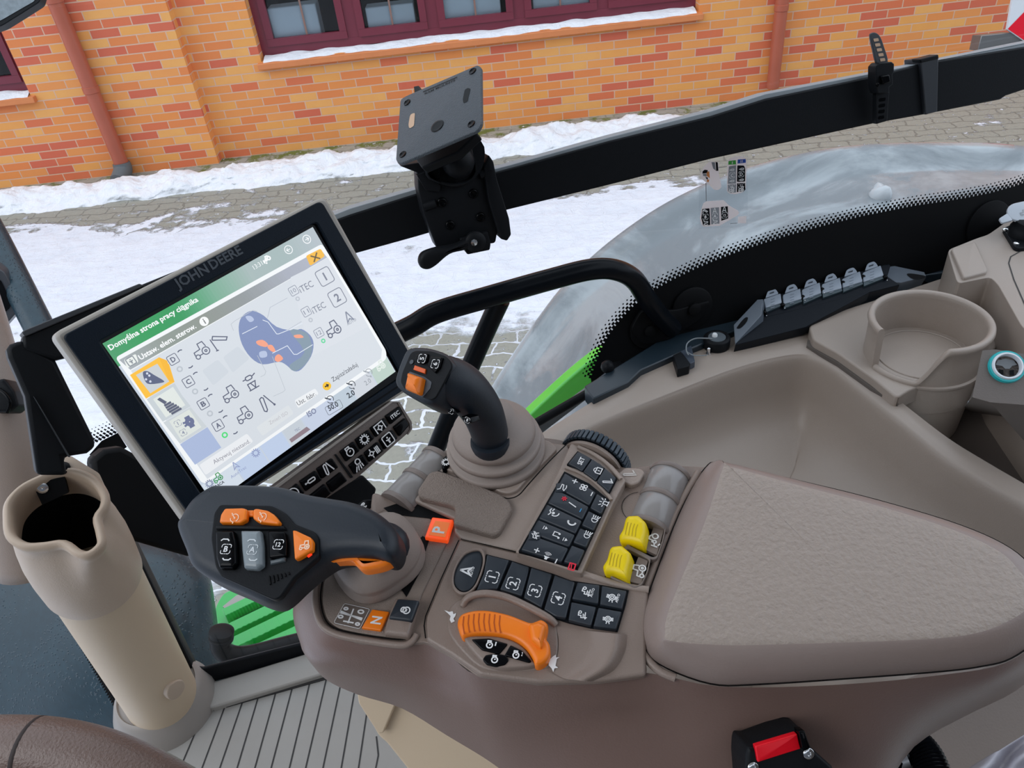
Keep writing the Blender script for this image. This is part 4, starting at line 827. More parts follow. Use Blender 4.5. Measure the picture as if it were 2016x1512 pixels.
line(z1(1030,760,1090,915,1080,925,1035,945),'#b9c0c8'); line(z1(960,755,1000,830,995,845,975,855),'#b9c0c8')
line(z1(985,590,1010,600,1050,655,1060,655,1110,635,1170,605),'#dfe6f0',1.4); line(z1(1030,745,1100,710,1130,750,1145,750,1218,705),'#dfe6f0',1.4); line(z1(890,655,960,620),'#dfe6f0',1.3)
# right list
for x,y,c in ((570,828,'10'),(715,1068,'11'),(860,1310,'12')):
    q=z2(x,y)[0]; f=Fr(SP,q,(q[0]+7,q[1]-4),.0008); stroke(UI,f,rsq(0,0,1,1,.3),.13,em('#858b9c'),True,0); ctext(UI,c,f,0,0,1.2,em('#858b9c'),lift=0,hh=1.0)
text(UI,'iTEC',SP,z2(655,855)[0],z2(803,775)[0],.0008,em('#7f8494'),1.15); text(UI,'iTEC',SP,z2(800,1095)[0],z2(945,1015)[0],.0008,em('#7f8494'),1.15)
for x,y,c in ((928,665,'1'),(1070,905,'2')):
    q=z2(x,y)[0]; f=Fr(SP,q,(q[0]+12.5,q[1]-7),.0008); stroke(UI,f,rsq(0,0,1,1,.35),.1,em('#7b8090'),True,0); ctext(UI,c,f,0,0,None,em('#7b8090'),lift=0,hh=1.05,bold=True)
for x,y,c in ((617,920,'#b9bfc8'),(765,1163,'#b9bfc8'),(910,1402,'#63d49a')):
    q=z2(x,y)[0]; stroke(UI,Fr(SP,q,(q[0]+4,q[1]-2.2),.0008),circ(0,0,.7),.5,em(c),True,0)
q=z2(1020,1265)[0]; icon(UI,'tractor',Fr(SP,q,(q[0]+12,q[1]-7),.0008),PK,wd=.11,lift=0)
q=z2(1200,1130)[0]; icon(UI,'navauto',Fr(SP,q,(q[0]+8,q[1]-4.6),.0008),em('#858b9c'),wd=.2,lift=0); text(UI,'AUTO',SP,z2(1190,1228)[0],z2(1290,1168)[0],.0008,em('#858b9c'),1.1)
# bottom buttons
U(UI,rnd(z1(690,1265,912,1118,942,1155,720,1312),4),'#e6e9ed',.0005); text(UI,'Aktywuj niestand.',SP,(422,914),(493,871),.0008,em('#8d8d98'),1.1)
U(UI,rnd(z1(955,1090,1105,985,1130,1025,985,1130),4),'#d9dee2',.0005); text(UI,'Zmień ISO',SP,z4(170,1060)[0],z4(365,945)[0],.0008,em('#b9b9bf'),1.1)
U(UI,rnd(z4(430,800,650,672,690,730,470,885),4),'#e9ecef',.0005); text(UI,'Ust. fabr.',SP,z4(470,858)[0],z4(662,745)[0],.0008,em('#55575f'),1.1)
U(UI,[p for p in z4(*sum([(775+46*math.cos(k*.5),648+46*math.sin(k*.5)) for k in range(13)],()))],'#f3c22e',.0006); q=z4(775,645)[0]; icon(UI,'arrowc',Fr(SP,q,(q[0]+8,q[1]-5),.0008),em('#2c2417'),wd=.01,lift=0,s=.8)
text(UI,'Zapisz/załaduj',SP,z4(840,605)[0],z4(1105,435)[0],.0008,em('#4b4e57'),1.15)
# status bar
for a,b,c in ((.0,.17,'#cfd9e4'),(.17,.31,'#bccbe4'),(.31,.43,'#bccbe4'),(.43,.53,'#c3cbd4'),(.53,.70,'#c3cde0'),(.70,.79,'#b9c6d2'),(.79,.90,'#cbd0d8'),(.90,1,'#b9ccc2')):
    L0,L1=lerp(BL,BR,a+.003),lerp(BL,BR,b-.003); t0,t1=lerp(lerp(BL,TL,.11),lerp(BR,TR,.11),a+.003),lerp(lerp(BL,TL,.11),lerp(BR,TR,.11),b-.003); U(UI,[t0,t1,L1,L0],c,.0001)
U(UI,z4(375,1215,560,1080,600,1110,400,1250),'#8d7d86',.0003); 
text(UI,'2.0',SP,z4(1005,780)[0],z4(1078,735)[0],.0004,em('#2d3138'),1.1,True); text(UI,'50.0',SP,z4(800,915)[0],z4(902,858)[0],.0004,em('#3a3f48'),1.1,True)
stroke(UI,Fr(SP,z4(852,875)[0],z4(930,830)[0],.0004),rsq(0,0,1,.5,.2),.05,em('#60656e'),True,0)
text(UI,'2.0',SP,z4(1190,645)[0],z4(1250,605)[0],.0004,em('#8f949c'),1.1); text(UI,'ISO',SP,z4(580,980)[0],z4(670,925)[0],.0004,em('#7d84a0'),1.1,True)
text(UI,'TEC',SP,z4(440,1140)[0],z4(492,1108)[0],.0004,em('#7d84a0'),1.1); text(UI,'AutoTrac',SP,z3(1020,1335)[0],z3(1160,1235)[0],.0004,em('#8f9ac0'),1.0); text(UI,'PRACA',SP,z3(860,1430)[0],z3(955,1370)[0],.0004,em('#3d4148'),1.1,True)
for x,y,ic,c in ((810,790,'cruise','#3a3f48'),(1040,635,'cruise','#3a3f48'),(1220,505,'cruise','#9aa0a8'),(1345,430,'tractor','#dfe8e2')): q=z4(x,y)[0]; icon(UI,ic,Fr(SP,q,(q[0]+7,q[1]-4.4),.0004),em(c),wd=.2,lift=0)
for x,y,ic,c in ((1060,1215,'nav','#8f9ac0'),(1245,1095,'gear','#8f9ac0'),(890,1325,'tractor','#2f8f4a'),(815,1380,'gear','#7d84a0')): q=z3(x,y)[0]; icon(UI,ic,Fr(SP,q,(q[0]+7.5,q[1]-5),.0004),em(c),wd=.15,lift=0)
# the title panel strip also shows a thin lighter rule under the header
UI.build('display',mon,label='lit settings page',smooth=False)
# ------------------------------------------------------------------ key strip hanging below the monitor
KP=Pl(SP.P(680,880,.006),SP.n); kb=emp('key_strip',KP.P(690,880),'narrow brown strip of black icon keys mounted under the monitor','keypad')
zk=lambda *a:[(500+x/5.929,760+y/5.929) for x,y in poly(*a)]
kf=mat('key_frame','#6b605a',.45,bump=.2,bscale=900); kk=mat('key_black','#07080b',.16); kl=mat('key_lip','#9a938c',.4)
B=MB(); prism(B,KP,[ (x,y) for x,y in rnd(zk(1610,175,1700,180,1850,420,1845,510,1200,1080,560,1500,330,1560,50,1330,0+200,1215),4)],-.014,0,kf); B.build('base',kb,bevel=.0015)
B=MB(); prism(B,KP,zk(190,1215,1600,180,1690,178,1700,190,1615,190,230,1225),0,.0015,kl); prism(B,KP,zk(1690,178,1840,430,1848,500,1800,570,1790,560,1825,500,1818,440,1680,200),0,.0012,kf); B.build('raised_rim',kb)
B=MB(); prism(B,KP,zk(940,800,960,795,1160,1065,1130,1075),0,.0012,blk); B.build('divider',kb)
ksp=[((330,1270),(500,1135),(590,1245),(420,1390),'arrowc'),((530,1110),(715,985),(795,1095),(605,1230),'jack'),((730,965),(910,840),(985,950),(795,1085),'arm2'),
 ((640,1285),(820,1140),(900,1250),(740,1400),None),((845,1130),(1010,1000),(1090,1105),(910,1245),None),
 ((1000,765),(1160,645),(1235,755),(1075,885),'engine'),((1180,625),(1330,510),(1405,610),(1245,745),'gear'),((1355,490),(1520,370),(1570,460),(1425,600),'pto'),((1530,350),(1695,235),(1735,330),(1595,450),'iTEC'),
 ((1105,925),(1265,795),(1340,905),(1175,1035),'worklight'),((1285,780),(1440,650),(1515,755),(1350,890),'climate'),((1460,630),(1610,510),(1675,610),(1525,745),'info'),((1625,480),(1760,370),(1810,460),(1700,590),None)]
klab={'arrowc':'arrow key','jack':'towing key','arm2':'linkage key','engine':'engine key','gear':'gear key','pto':'shaft key','iTEC':'lettered key','worklight':'lamp key','climate':'climate key','info':'operator key'}
for a,b,c,d,ic in ksp:
    q=zk(*a,*b,*c,*d); B=MB(); pillow(B,KP,rnd(q,2.5,3),0,.0035,.0014,kk,3)
    cc=(sum(p[0] for p in q)/4,sum(p[1] for p in q)/4); e=((q[1][0]-q[0][0]+q[2][0]-q[3][0])/4,(q[1][1]-q[0][1]+q[2][1]-q[3][1])/4)
    if ic=='iTEC': f=Fr(KP,cc,(cc[0]+e[0],cc[1]+e[1]),.0036); ctext(B,'iTEC',f,.1,0,1.25,wht,bold=True,lift=.0001)
    elif ic: f=Fr(KP,cc,(cc[0]+e[0]*.62,cc[1]+e[1]*.62),.0036); icon(B,ic,f,wht,wd=.16,lift=.0001)
    B.build('key',kb,label=klab.get(ic),ang=60)
# support arm under the strip
B=MB(); SA=Pl(KP.P(680,990,-.03),KP.n); prism(B,SA,[(600,985),(715,935),(742,962),(735,990),(700,1010),(640,1060),(560,1010)],-.03,0,blk); B.build('support_arm',kb,bevel=.002)
# black bracket frame behind and left of the monitor
BK=Pl(SP.P(120,700,-.22),SP.n); t=emp('monitor_bracket',BK.P(110,780),'black angular bracket and post behind the left side of the monitor','bracket')
zb=lambda *a:[(x/3.0244,400+y/3.0244) for x,y in poly(*a)]
B=MB(); prism(B,BK,zb(132,790,830,490,1300,300,1300,700,330,935,140,870),-.03,0,blk); B.build('top_arm',t,bevel=.003)
B=MB(); prism(B,BK,zb(128,768,148,755,830,478,860,490,800,520,150,795),-.03,.004,mat('bracket_edge','#2f3236',.4)); B.build('arm_edge',t,bevel=.001)
B=MB(); prism(B,BK,zb(40,870,60,840,130,815,330,935,560,1400,570,1450,520,1490,380,1512,400,1620,220,1620,150,1150,50,920),-.035,-.002,blk); B.build('post',t,bevel=.004)
B=MB(); prism(B,BK,zb(200,1150,215,1170,420,1512,408,1512),-.002,.004,mat('bracket_edge','#2f3236')); B.build('stiffening_rib',t,bevel=.001)
LB=Pl(A(310,1000,1.0),SP.n); B=MB(); prism(B,LB,[(180,905),(205,885),(240,880),(285,905),(330,960),(420,1050),(432,1092),(370,1096),(250,1062),(190,1000)],-.05,0,blkm); B.build('lower_housing',t,bevel=.006)
# ================================================================== right-hand side console
LZ=1.66; LG=Z(LZ)
con=emp('side_console',(.5,.8,FZ),'wide taupe moulded side console with a deep hollow, under the side glass','console')
L_=lambda x,y,dz=0:Z(LZ+dz).P(x,y)
B=MB()
rimc=[(1040,905),(1085,872),(1190,820),(1320,768),(1440,722),(1530,698),(1590,694),(1640,716),(1700,762),(1780,826),(1860,890),(1930,934),(2016,985),(2110,1040)]
outr=[(1030,900),(1074,864),(1182,804),(1290,742),(1420,697),(1500,672),(1550,668),(1620,690),(1690,742),(1775,808),(1856,872),(1930,918),(2016,965),(2110,1018)]
far_=[(1015,892),(1062,856),(1184,780),(1262,736),(1400,672),(1470,644),(1530,630),(1640,675),(1700,733),(1785,800),(1866,862),(1940,908),(2016,952),(2110,1003)]
rows=[[L_(*p,.0) for p in far_],[L_(*p,.002) for p in outr],[L_(*p,.000) for p in rimc]]
def below(dx,dy,dz,pts=rimc):
    return [L_(*p)+V((dx[i] if isinstance(dx,list) else dx,dy[i] if isinstance(dy,list) else dy,dz)) for i,p in enumerate(pts)]
# direction in which the hollow lies from each rim point (towards the seat for the ledge, forwards for the diagonal part)
dirs=[(.1,-1),(.1,-1),(.12,-1),(.13,-1),(.1,-1),(-.05,-1),(-.35,-.95),(-.65,-.75),(-.75,-.65),(-.75,-.65),(-.72,-.68),(-.6,-.75),(-.55,-.8),(-.5,-.85)]
def off(k,dz): return [L_(*p)+V((dirs[i][0]*k,dirs[i][1]*k,dz)) for i,p in enumerate(rimc)]
rows+=[off(.006,-.003),off(.010,-.014),off(.012,-.045),off(.018,-.085),off(.042,-.120),off(.09,-.140),off(.17,-.150),off(.27,-.165),off(.36,-.30)]
sheet(B,rows,trim,5,4); B.build('moulded_hollow',con,ang=180)
# platform round the cup holder, rear wall and bin
B=MB(); PLt=Z(LZ+.02)
plat=[(1592,640),(1640,616),(1760,578),(1860,545),(1930,540),(1975,600),(1960,690),(1905,700),(1870,735),(1790,768),(1766,783),(1720,745),(1650,695),(1600,668)]
prism(B,PLt,rnd(plat,8,3),-.03,0,trim); B.build('platform',con,bevel=.004,seg=3)
B=MB(); UPl=Pl(A(1982,722,.93),(-.25,-.75,1)); g=[[UPl.P(1934,690,-.002),UPl.P(1960,688,-.002),UPl.P(2130,715,-.002)],[UPl.P(1914,782,-.002),UPl.P(1950,792,-.002),UPl.P(2130,806,-.002)],
 [Z(LZ-.09).P(1895,806),Z(LZ-.09).P(1990,828),Z(LZ-.09).P(2070,930)],[Z(LZ-.10).P(1850,900),Z(LZ-.10).P(1960,950),Z(LZ-.10).P(2090,1010)],[Z(LZ-.10).P(1900,960),Z(LZ-.10).P(2000,1000),Z(LZ-.10).P(2090,1060)]]
binm=mat('bin_grey','#6a625d',.55,bump=.2,bscale=500); sheet(B,g,binm,1,1); B.build('storage_bin',con,ang=60)
B=MB(); q=[(1590,668),(1660,706),(1720,750),(1772,788),(1768,796),(1715,764),(1650,716),(1588,680)]; prism(B,Z(LZ+.006),q,-.01,0,mat('seam_brown','#5d5651',.6)); B.build('seam',con,smooth=False)
# raised rear corner with blank cover
B=MB(); RCp=Z(LZ+.09)
prism(B,RCp,rnd([(1865,492),(1925,468),(1945,462),(1990,430),(2100,390),(2150,520),(2160,800),(2010,640),(1965,560),(1950,545),(1885,558)],9,3),-.20,0,trim); B.build('rear_block',con,bevel=.008,seg=3)
B=MB(); pillow(B,RCp,rnd([(1871,492),(1920,478),(1944,532),(1942,538),(1896,550)],5),-.002,.006,.003,trim,3); B.build('blank_cover',con,label='raised square blank cover')
B=MB(); gq=Fr(RCp,(2016,560),(2030,560),.001); q=[(2040,490),(2010,494),(1990,505),(1986,518),(1996,550),(2040,650)]
for a,b in zip(q[:-1],q[1:]):
    p0,p1=RCp.P(*a,.0006),RCp.P(*b,.0006); n=(p1-p0).normalized().cross(V((0,0,1)))*.0009; B.add([p0-n,p1-n,p1+n,p0+n],[[0,1,2,3]],gr)
B.build('panel_seam',con,smooth=False)
# cup holder: round cup with a gap in its side
cup=emp('cup_holder',A(1820,760,.75),'round taupe cup holder with a notched side, right of the socket strip','cup holder')
ax=V((0,.0,1)); ctr=Z(LZ+.085).P(1833,627); Rr=.0555; H=.115
rr=(Z(LZ+.085).P(1950,620)-ctr).length*.97; Rr=rr
u0=V((1,0,0)); prf=[(Rr-.008,-H),(Rr-.006,-.01),(Rr-.0065,-.003),(Rr-.004,0),(Rr,.001),(Rr+.003,-.001),(Rr+.004,-.006),(Rr+.001,-.011),(Rr,-.035),(Rr-.001,-H)]
a_gap0=math.radians(197); a_gap1=math.radians(262)
# wall with the notch: angular sweep from the right edge of the notch round to its left edge
N=72; vs=[];fs=[]; span=2*math.pi; K=len(prf)
B=MB()
def notch(a):
    """how far down the rim is cut at angle a"""
    d=math.degrees(a)%360
    def ss(x): x=max(0,min(1,x)); return x*x*(3-2*x)
    return (.060)*ss((d-190)/2)*(1-ss((d-236)/26))
for i in range(N*2):
    a=2*math.pi*i/(N*2); c_,s_=math.cos(a),math.sin(a); cut=notch(a)
    for r,h in prf:
        hh=h-cut if h>-.06 else max(h-cut,-H) if h>-.1 else h
        vs.append(ctr+V((c_*r,s_*r,max(hh,-H))))
for i in range(N*2):
    k=(i+1)%(N*2)
    for j in range(K-1): fs.append([i*K+j,k*K+j,k*K+j+1,i*K+j+1])
B.add(vs,fs,trim); B.build('cup_wall',cup,ang=60)
B=MB(); lathe(B,ctr-V((0,0,.064)),ax,[(Rr-.004,-.004),(Rr-.004,0),(0,0)],trim,48); lathe(B,ctr-V((0,0,.0635)),ax,[(Rr*.8,0),(Rr*.79,.001),(Rr*.78,0)],trim,48,cap=False); B.build('cup_floor',cup)
B=MB(); lathe(B,ctr-V((0,0,.066)),ax,[(Rr-.002,-.004),(Rr+.003,-.003),(Rr+.003,.0),(Rr-.002,.002)],trim,64,math.radians(196),math.radians(385)); B.build('cup_band',cup)
B=MB(); lathe(B,ctr-V((0,0,.2)),ax,[(Rr*.93,0),(Rr*.97,.07),(Rr-.0012,.132),(Rr-.006,.133)],trim,56); B.build('cup_base',cup)
# usb / 12v socket with a teal glowing ring
UP=Pl(A(1982,722,.93),(-.25,-.75,1)); t=emp('power_socket',UP.P(1982,722),'round power socket with white ring and glowing teal edge, right of the cup holder','socket'); 
teal=mat('teal_ring','#1fa3a8',.3,emit=.06); f=UP
c=UP.P(1982,722); r=(UP.P(2019,722)-c).length
B=MB(); lathe(B,c,UP.n,[(r,-.003),(r,.0),(r*.96,.003),(r*.86,.003),(r*.84,.002),(r*.84,-.01)],teal,48,cap=False); B.build('ring',t,label='teal translucent ring')
B=MB(); lathe(B,c,UP.n,[(r*.85,-.01),(r*.85,.004),(r*.80,.006),(r*.72,.006),(r*.68,.003),(r*.68,-.004)],mat('ring_white','#dfe4ea',.25),48,cap=False); B.build('collar',t,label='white collar')
B=MB(); lathe(B,c,UP.n,[(r*.69,-.01),(r*.69,-.002),(0,-.002)],blkg,40); F_=Fr(UP,(1982,722),(2008,722),0)
fill(B,F_,[(-.8,.2),(-.3,.1),(-.1,-.15),(.25,-.15),(.45,.1),(.85,.2),(.6,.6),(0,.75),(-.6,.6)],mat('socket_grey','#6f7478',.3),lift=-.0015); fill(B,F_,[(-.7,-.65),(-.6,-.2),(-.25,-.25),(-.3,-.7)],blkm,lift=-.001); fill(B,F_,[(.2,-.3),(.55,-.25),(.5,-.75),(.2,-.7)],blkm,lift=-.001); B.build('socket_face',t,ang=20)
# flip-lid socket at the right edge
t=emp('flip_lid_socket',RCp.P(2012,470),'black screwed-down trailer socket with a grey flip lid at the right edge','socket'); lidm=mat('lid_grey','#a9b0b8',.35)
FP=Z(LZ+.0935); B=MB(); pillow(B,FP,rnd([(1974,450),(1990,443),(2080,430),(2090,480),(2004,490),(1996,486)],4),-.004,.003,.001,blk,2); B.build('base_plate',t)
B=MB(); lathe(B,FP.P(2018,462,.003),(0,-.1,1),[(.026,0),(.026,.012),(.024,.014),(.024,.028),(.02,.03)],blk,32); B.build('body',t)
LPn=Pl(FP.P(2015,424,.036),(-.05,-.35,1)); B=MB(); pillow(B,LPn,spl([(1983,420),(1985,408),(2000,400),(2040,396),(2060,420),(2040,438),(2010,436),(1992,432)],4),-.004,0,.0015,lidm,2); pillow(B,LPn,rnd([(1966,431),(1983,420),(1994,434),(1972,440)],3),-.003,0,.001,lidm,2)
icon(B,'tractor',Fr(LPn,(2016,419),(2024,418),.0002),gryp,wd=.15); B.build('lid',t,label='grey flip lid',ang=60)
for px in ((1979,453),(2001,480)): B=MB(); lathe(B,FP.P(*px,.003),(0,0,1),[(.0045,0),(.0045,.002),(.002,.0035),(0,.0035)],chrome,14); B.build('screw',t,label='steel screw')
# dark trim strip along the foot of the glass
B=MB(); TSp=Z(LZ+.012); prism(B,TSp,[(1168,785),(1237,752),(1262,728),(1340,694),(1445,652),(1505,612),(1700,560),(1870,535),(1880,495),(1700,520),(1500,575),(1330,650),(1225,715),(1150,760)],-.03,0,mat('trim_dark','#1d2a33',.35)); B.build('trim_8',kind='structure',bevel=.002)
# black strip of six capped sockets
t=emp('socket_strip',L_(1620,640,.03),'long black strip carrying six grey capped sockets on the ledge under the glass','socket strip')
zs=lambda *a:[(1420+x/4.8,500+y/4.8) for x,y in poly(*a)]
sbm=mat('strip_black','#10151c',.4); sbl=mat('strip_face','#59626c',.38)
P0=L_(1452,683,.0); P1=L_(1800,565,.0)
SZ=Z(LZ+.035); SF=Pl(SZ.P(1600,600),(0,-.25,1))
B=MB(); prism(B,SF,zs(370,430,1540,100,1590,95,1600,110,1570,210,1690,290,420,600,400,575),-.04,0,sbm); B.build('housing',t,bevel=.0015)
LS=Pl(SZ.P(1462,630),(-.35,-.2,1)); B=MB(); prism(B,LS,zs(115,670,340,430,395,425,380,575,130,850,118,700),-.03,0,sbl); B.build('end_ramp',t,bevel=.001)
B=MB(); prism(B,SF,zs(130,860,400,585,800,480,1580,230,1590,260,800,690),-.02,-.0005,sbm); B.build('front_skirt',t,bevel=.001)
B=MB(); B.add([LS.P(*p,.0006) for p in spl(zs(150,690,215,610,250,600,240,640,190,695,155,705),4)],[list(range(24))],blkm); B.build('slot',t,smooth=False)
RS=Pl(SZ.P(1770,545),(.15,-.2,1)); B=MB(); prism(B,RS,zs(1540,100,1580,100,1920,170,1940,215,1700,270,1590,265,1530,205),-.03,0.001,sbl); B.build('end_ramp',t,bevel=.001)
B=MB(); q=spl(zs(1755,190,1800,185,1920,205,1930,225,1850,243,1790,225),4); B.add([RS.P(*p,.0016) for p in q],[list(range(len(q)))],blkm); B.build('slot',t,smooth=False)
capm=mat('cap_grey','#8e98a4',.35)
caps=[((400,430),(560,375),(572,462),(418,512)),((582,388),(745,328),(760,425),(590,475)),((762,340),(930,270),(945,370),(775,430)),((950,290),(1120,225),(1140,325),(958,375)),((1140,240),(1310,165),(1335,262),(1150,320)),((1335,180),(1505,110),(1535,205),(1345,265))]
CPp=Pl(SF.O+SF.n*.002,SF.n)
for a,b,c,d in caps:
    B=MB(); pillow(B,CPp,rnd(zs(*a,*b,*c,*d),2,2),-.001,.004,.001,capm,2)
    tx,ty=(a[0]+b[0])/2,(a[1]+b[1])/2; wall_px(B,CPp,rnd(zs(tx-62,ty+12,tx-42,ty-45,tx-20,ty-62,tx+22,ty-75,tx+42,ty-60,tx+62,ty-28),2,2),rnd(zs(tx-28,ty-22,tx-26,ty-32,tx-20,ty-38,tx+16,ty-50,tx+20,ty-46,tx+20,ty-36),1,2),.001,.004,capm)
    for k in range(4):
        x,y=tx+8,ty+25+k*26; q=zs(x-22,y+2,x+16,y-10,x+16,y-3,x-22,y+9); B.add([CPp.P(*p,.0043) for p in q],[[0,1,2,3]],mat('cap_rib','#6d7782',.4))
    o=B.build('socket_cap',t,ang=60)
    B=MB(); prism(B,CPp,zs(d[0]-2,d[1]-4,c[0]-4,c[1]-6,c[0]+6,c[1]+22,d[0]+4,d[1]+38),-.006,.002,mat('cap_front','#33434a',.3)); B.build('cap_front',t,bevel=.0004)
for x,y in ((405,560),(578,490),(768,415),(952,345),(1147,280),(1340,225),(1545,225)):
    for dx,dy in ((0,0),(-8,32),(22,24)): 
        B=MB(); q=zs(x+dx,y+dy)[0]; ball(B,CPp.P(*q,.003),.0011,chrome,8); 
    lathe(B,CPp.P(*zs(x,y)[0],.0),CPp.n,[(.004,0),(.004,.003),(.002,.005),(0,.005)],blkg,10); B.build('hinge_pin',t)
# quick pin with cable loop and black clip
t=emp('pin_clip',L_(1345,710,.002),'small black clip holding a looped wire on the ledge','clip')
zc=lambda *a:[(1180+x/6.72,640+y/6.72) for x,y in poly(*a)]
CL=Z(LZ+.014); B=MB(); prism(B,CL,zc(975,395,1075,350,1200,500,1190,540,1035,585),-.012,.004,blk); B.build('block',t,bevel=.001)
B=MB(); prism(B,CL,zc(1075,345,1215,265,1265,480,1200,510),-.012,.0,mat('clip_grey','#3d4652',.35)); B.build('plate',t,bevel=.0008)
B=MB(); tube(B,[CL.P(*zc(1180,395)[0],.003),CL.P(*zc(1150,330)[0],.008),CL.P(*zc(1165,240)[0],.012),CL.P(*zc(1260,180)[0],.014),CL.P(*zc(1400,175)[0],.014),CL.P(*zc(1490,180)[0],.012)],.0011,mat('wire_grey','#7c8488',.4),8,6); tube(B,[CL.P(*zc(1155,350)[0],.004),CL.P(*zc(1250,400)[0],.004),CL.P(*zc(1420,400)[0],.002)],.0009,mat('wire_grey','#7c8488',.4),8,6)
B.build('wire_loop',t)
B=MB(); lathe(B,CL.P(*zc(1440,385)[0],-.012),(0,0,1),[(.0045,0),(.0045,.002),(.003,.004),(.003,.012),(0,.013)],chrome,14); B.build('screw',t)
t=emp('round_knob',L_(1408,678,.0),'small round black socket cap with a white centre beside the socket strip','cap')
c=Z(LZ).P(*zc(1545,290)[0]); B=MB(); lathe(B,c,(0,0,1),[(.020,0),(.0215,.004),(.0215,.018),(.020,.020),(.016,.0205),(.015,.019),(0,.019)],blk,36); B.build('body',t)
B=MB(); lathe(B,c+V((0,0,.019)),(0,0,1),[(.014,0),(.014,.001),(0,.001)],mat('cap_disc','#5a6268',.3),28); B.build('disc',t,label='dark grey disc')
B=MB(); lathe(B,c+V((-.003,.003,.02)),(0,0,1),[(.0045,0),(.0045,.003),(.003,.005),(0,.005)],mat('dot_white','#e4e8ea',.3),18); B.build('centre_button',t,label='white centre button')
for q in ((1665,135),(1690,285)): B=MB(); lathe(B,Z(LZ+.002).P(*zc(*q)[0]),(0,0,1),[(.005,0),(.005,.002),(.003,.004),(0,.004)],chrome,10); B.build('screw',t,label='bright screw')
# ================================================================== armrest console
arm=emp('armrest_console',AR.P(1100,1200,-.05),'brown control armrest with joystick, drive lever, key pads, orange dial and padded lid','armrest')
def seam(B,pl,pts,h,w_,m,closed=False):
    P_=[pl.P(*p,h) for p in pts]; N=len(P_)
    for i in range(N if closed else N-1):
        a,b=P_[i],P_[(i+1)%N]; d=(b-a)
        if d.length<1e-7: continue
        n=d.normalized().cross(pl.n)*w_/2; d=d.normalized()*w_*.3; B.add([a-n-d,b-n+d,b+n+d,a+n-d],[[0,1,2,3]],m)
sm_=mat('seam_black','#120f0e',.6)
H=AR.P
# shell: near side and nose
cols=[((775,968),(748,980),(742,990),(750,1040)),((700,1040),(665,1055),(650,1080),(670,1160)),((640,1120),(610,1125),(592,1150),(600,1230)),((620,1165),(590,1175),(577,1195),(592,1270)),((628,1215),(600,1230),(584,1245),(612,1305)),
 ((655,1252),(632,1280),(615,1305),(645,1340)),((710,1266),(700,1300),(690,1330),(706,1368)),((790,1268),(790,1305),(785,1350),(792,1395)),((838,1262),(848,1305),(860,1370),(880,1448)),((885,1290),(900,1335),(920,1400),(950,1490)),((940,1330),(960,1370),(985,1430),(1010,1530)),
 ((1060,1346),(1075,1380),(1095,1440),(1120,1590)),((1180,1342),(1190,1380),(1205,1445),(1230,1640)),((1275,1325),(1290,1370),(1310,1450),(1330,1660)),((1420,1352),(1430,1390),(1450,1470),(1480,1660)),((1650,1348),(1660,1385),(1680,1450),(1700,1590)),
 ((1860,1328),(1860,1360),(1850,1400),(1800,1470)),((1980,1305),(1975,1335),(1955,1365),(1900,1410)),((2050,1250),(2050,1275),(2040,1310),(2000,1360)),((2090,1170),(2090,1200),(2090,1240),(2080,1290))]
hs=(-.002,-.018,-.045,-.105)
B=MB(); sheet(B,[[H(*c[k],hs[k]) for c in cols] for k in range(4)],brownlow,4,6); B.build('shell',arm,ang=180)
# deck
deck=[(775,958),(800,925),(880,885),(1000,853),(1105,866),(1230,922),(1300,915),(1400,920),(1386,930),(1338,1015),(1280,1165),(1262,1215),(1268,1275),(1275,1328),(1180,1343),(1060,1347),(940,1331),(885,1291),(838,1263),(790,1269),(710,1267),(655,1253),(628,1216),(620,1166),(640,1120),(700,1040)]
B=MB(); prism(B,AR,rnd(deck,10,3),-.03,-.001,taupe_d); B.build('deck',arm,bevel=.002)
# lever tray
tray=[(668,1085),(648,1114),(635,1150),(633,1187),(643,1220),(665,1237),(715,1248),(784,1257),(800,1254),(806,1240),(830,1170),(880,1066),(893,1040),(880,1025),(760,1000),(720,1030)]
B=MB(); prism(B,AR,rnd(tray,8,3),-.02,.0005,mat('tray_taupe','#8b7d73',.6,bump=.5,bscale=1300)); B.build('lever_tray',arm,bevel=.001)
B=MB(); seam(B,AR,spl([(656,1098),(642,1120),(633,1155),(632,1187),(642,1222),(665,1239),(715,1250),(784,1259),(803,1254),(809,1240)],4,False),.0009,.0013,sm_); B.build('tray_seam',arm,smooth=False)
B=MB(); tube(B,[H(x,y,.0) for x,y in ((650,1095),(632,1120),(622,1155),(621,1190),(632,1228),(660,1248),(713,1260),(785,1270),(808,1266),(820,1250))],.0026,taupe_d,10,4); B.build('tray_lip',arm)
B=MB(); prism(B,AR,[(845,1062),(832,1055),(790,1095),(790,1160),(800,1175),(830,1120),(836,1090)],.0006,.0011,blkm); B.build('slot',arm,smooth=False)
B=MB(); prism(B,AR,[(800,985),(882,1003),(893,1032),(870,1035),(845,1020),(770,1012),(755,1000)],.0006,.0012,blkm); B.build('shadow_gap',arm,smooth=False)
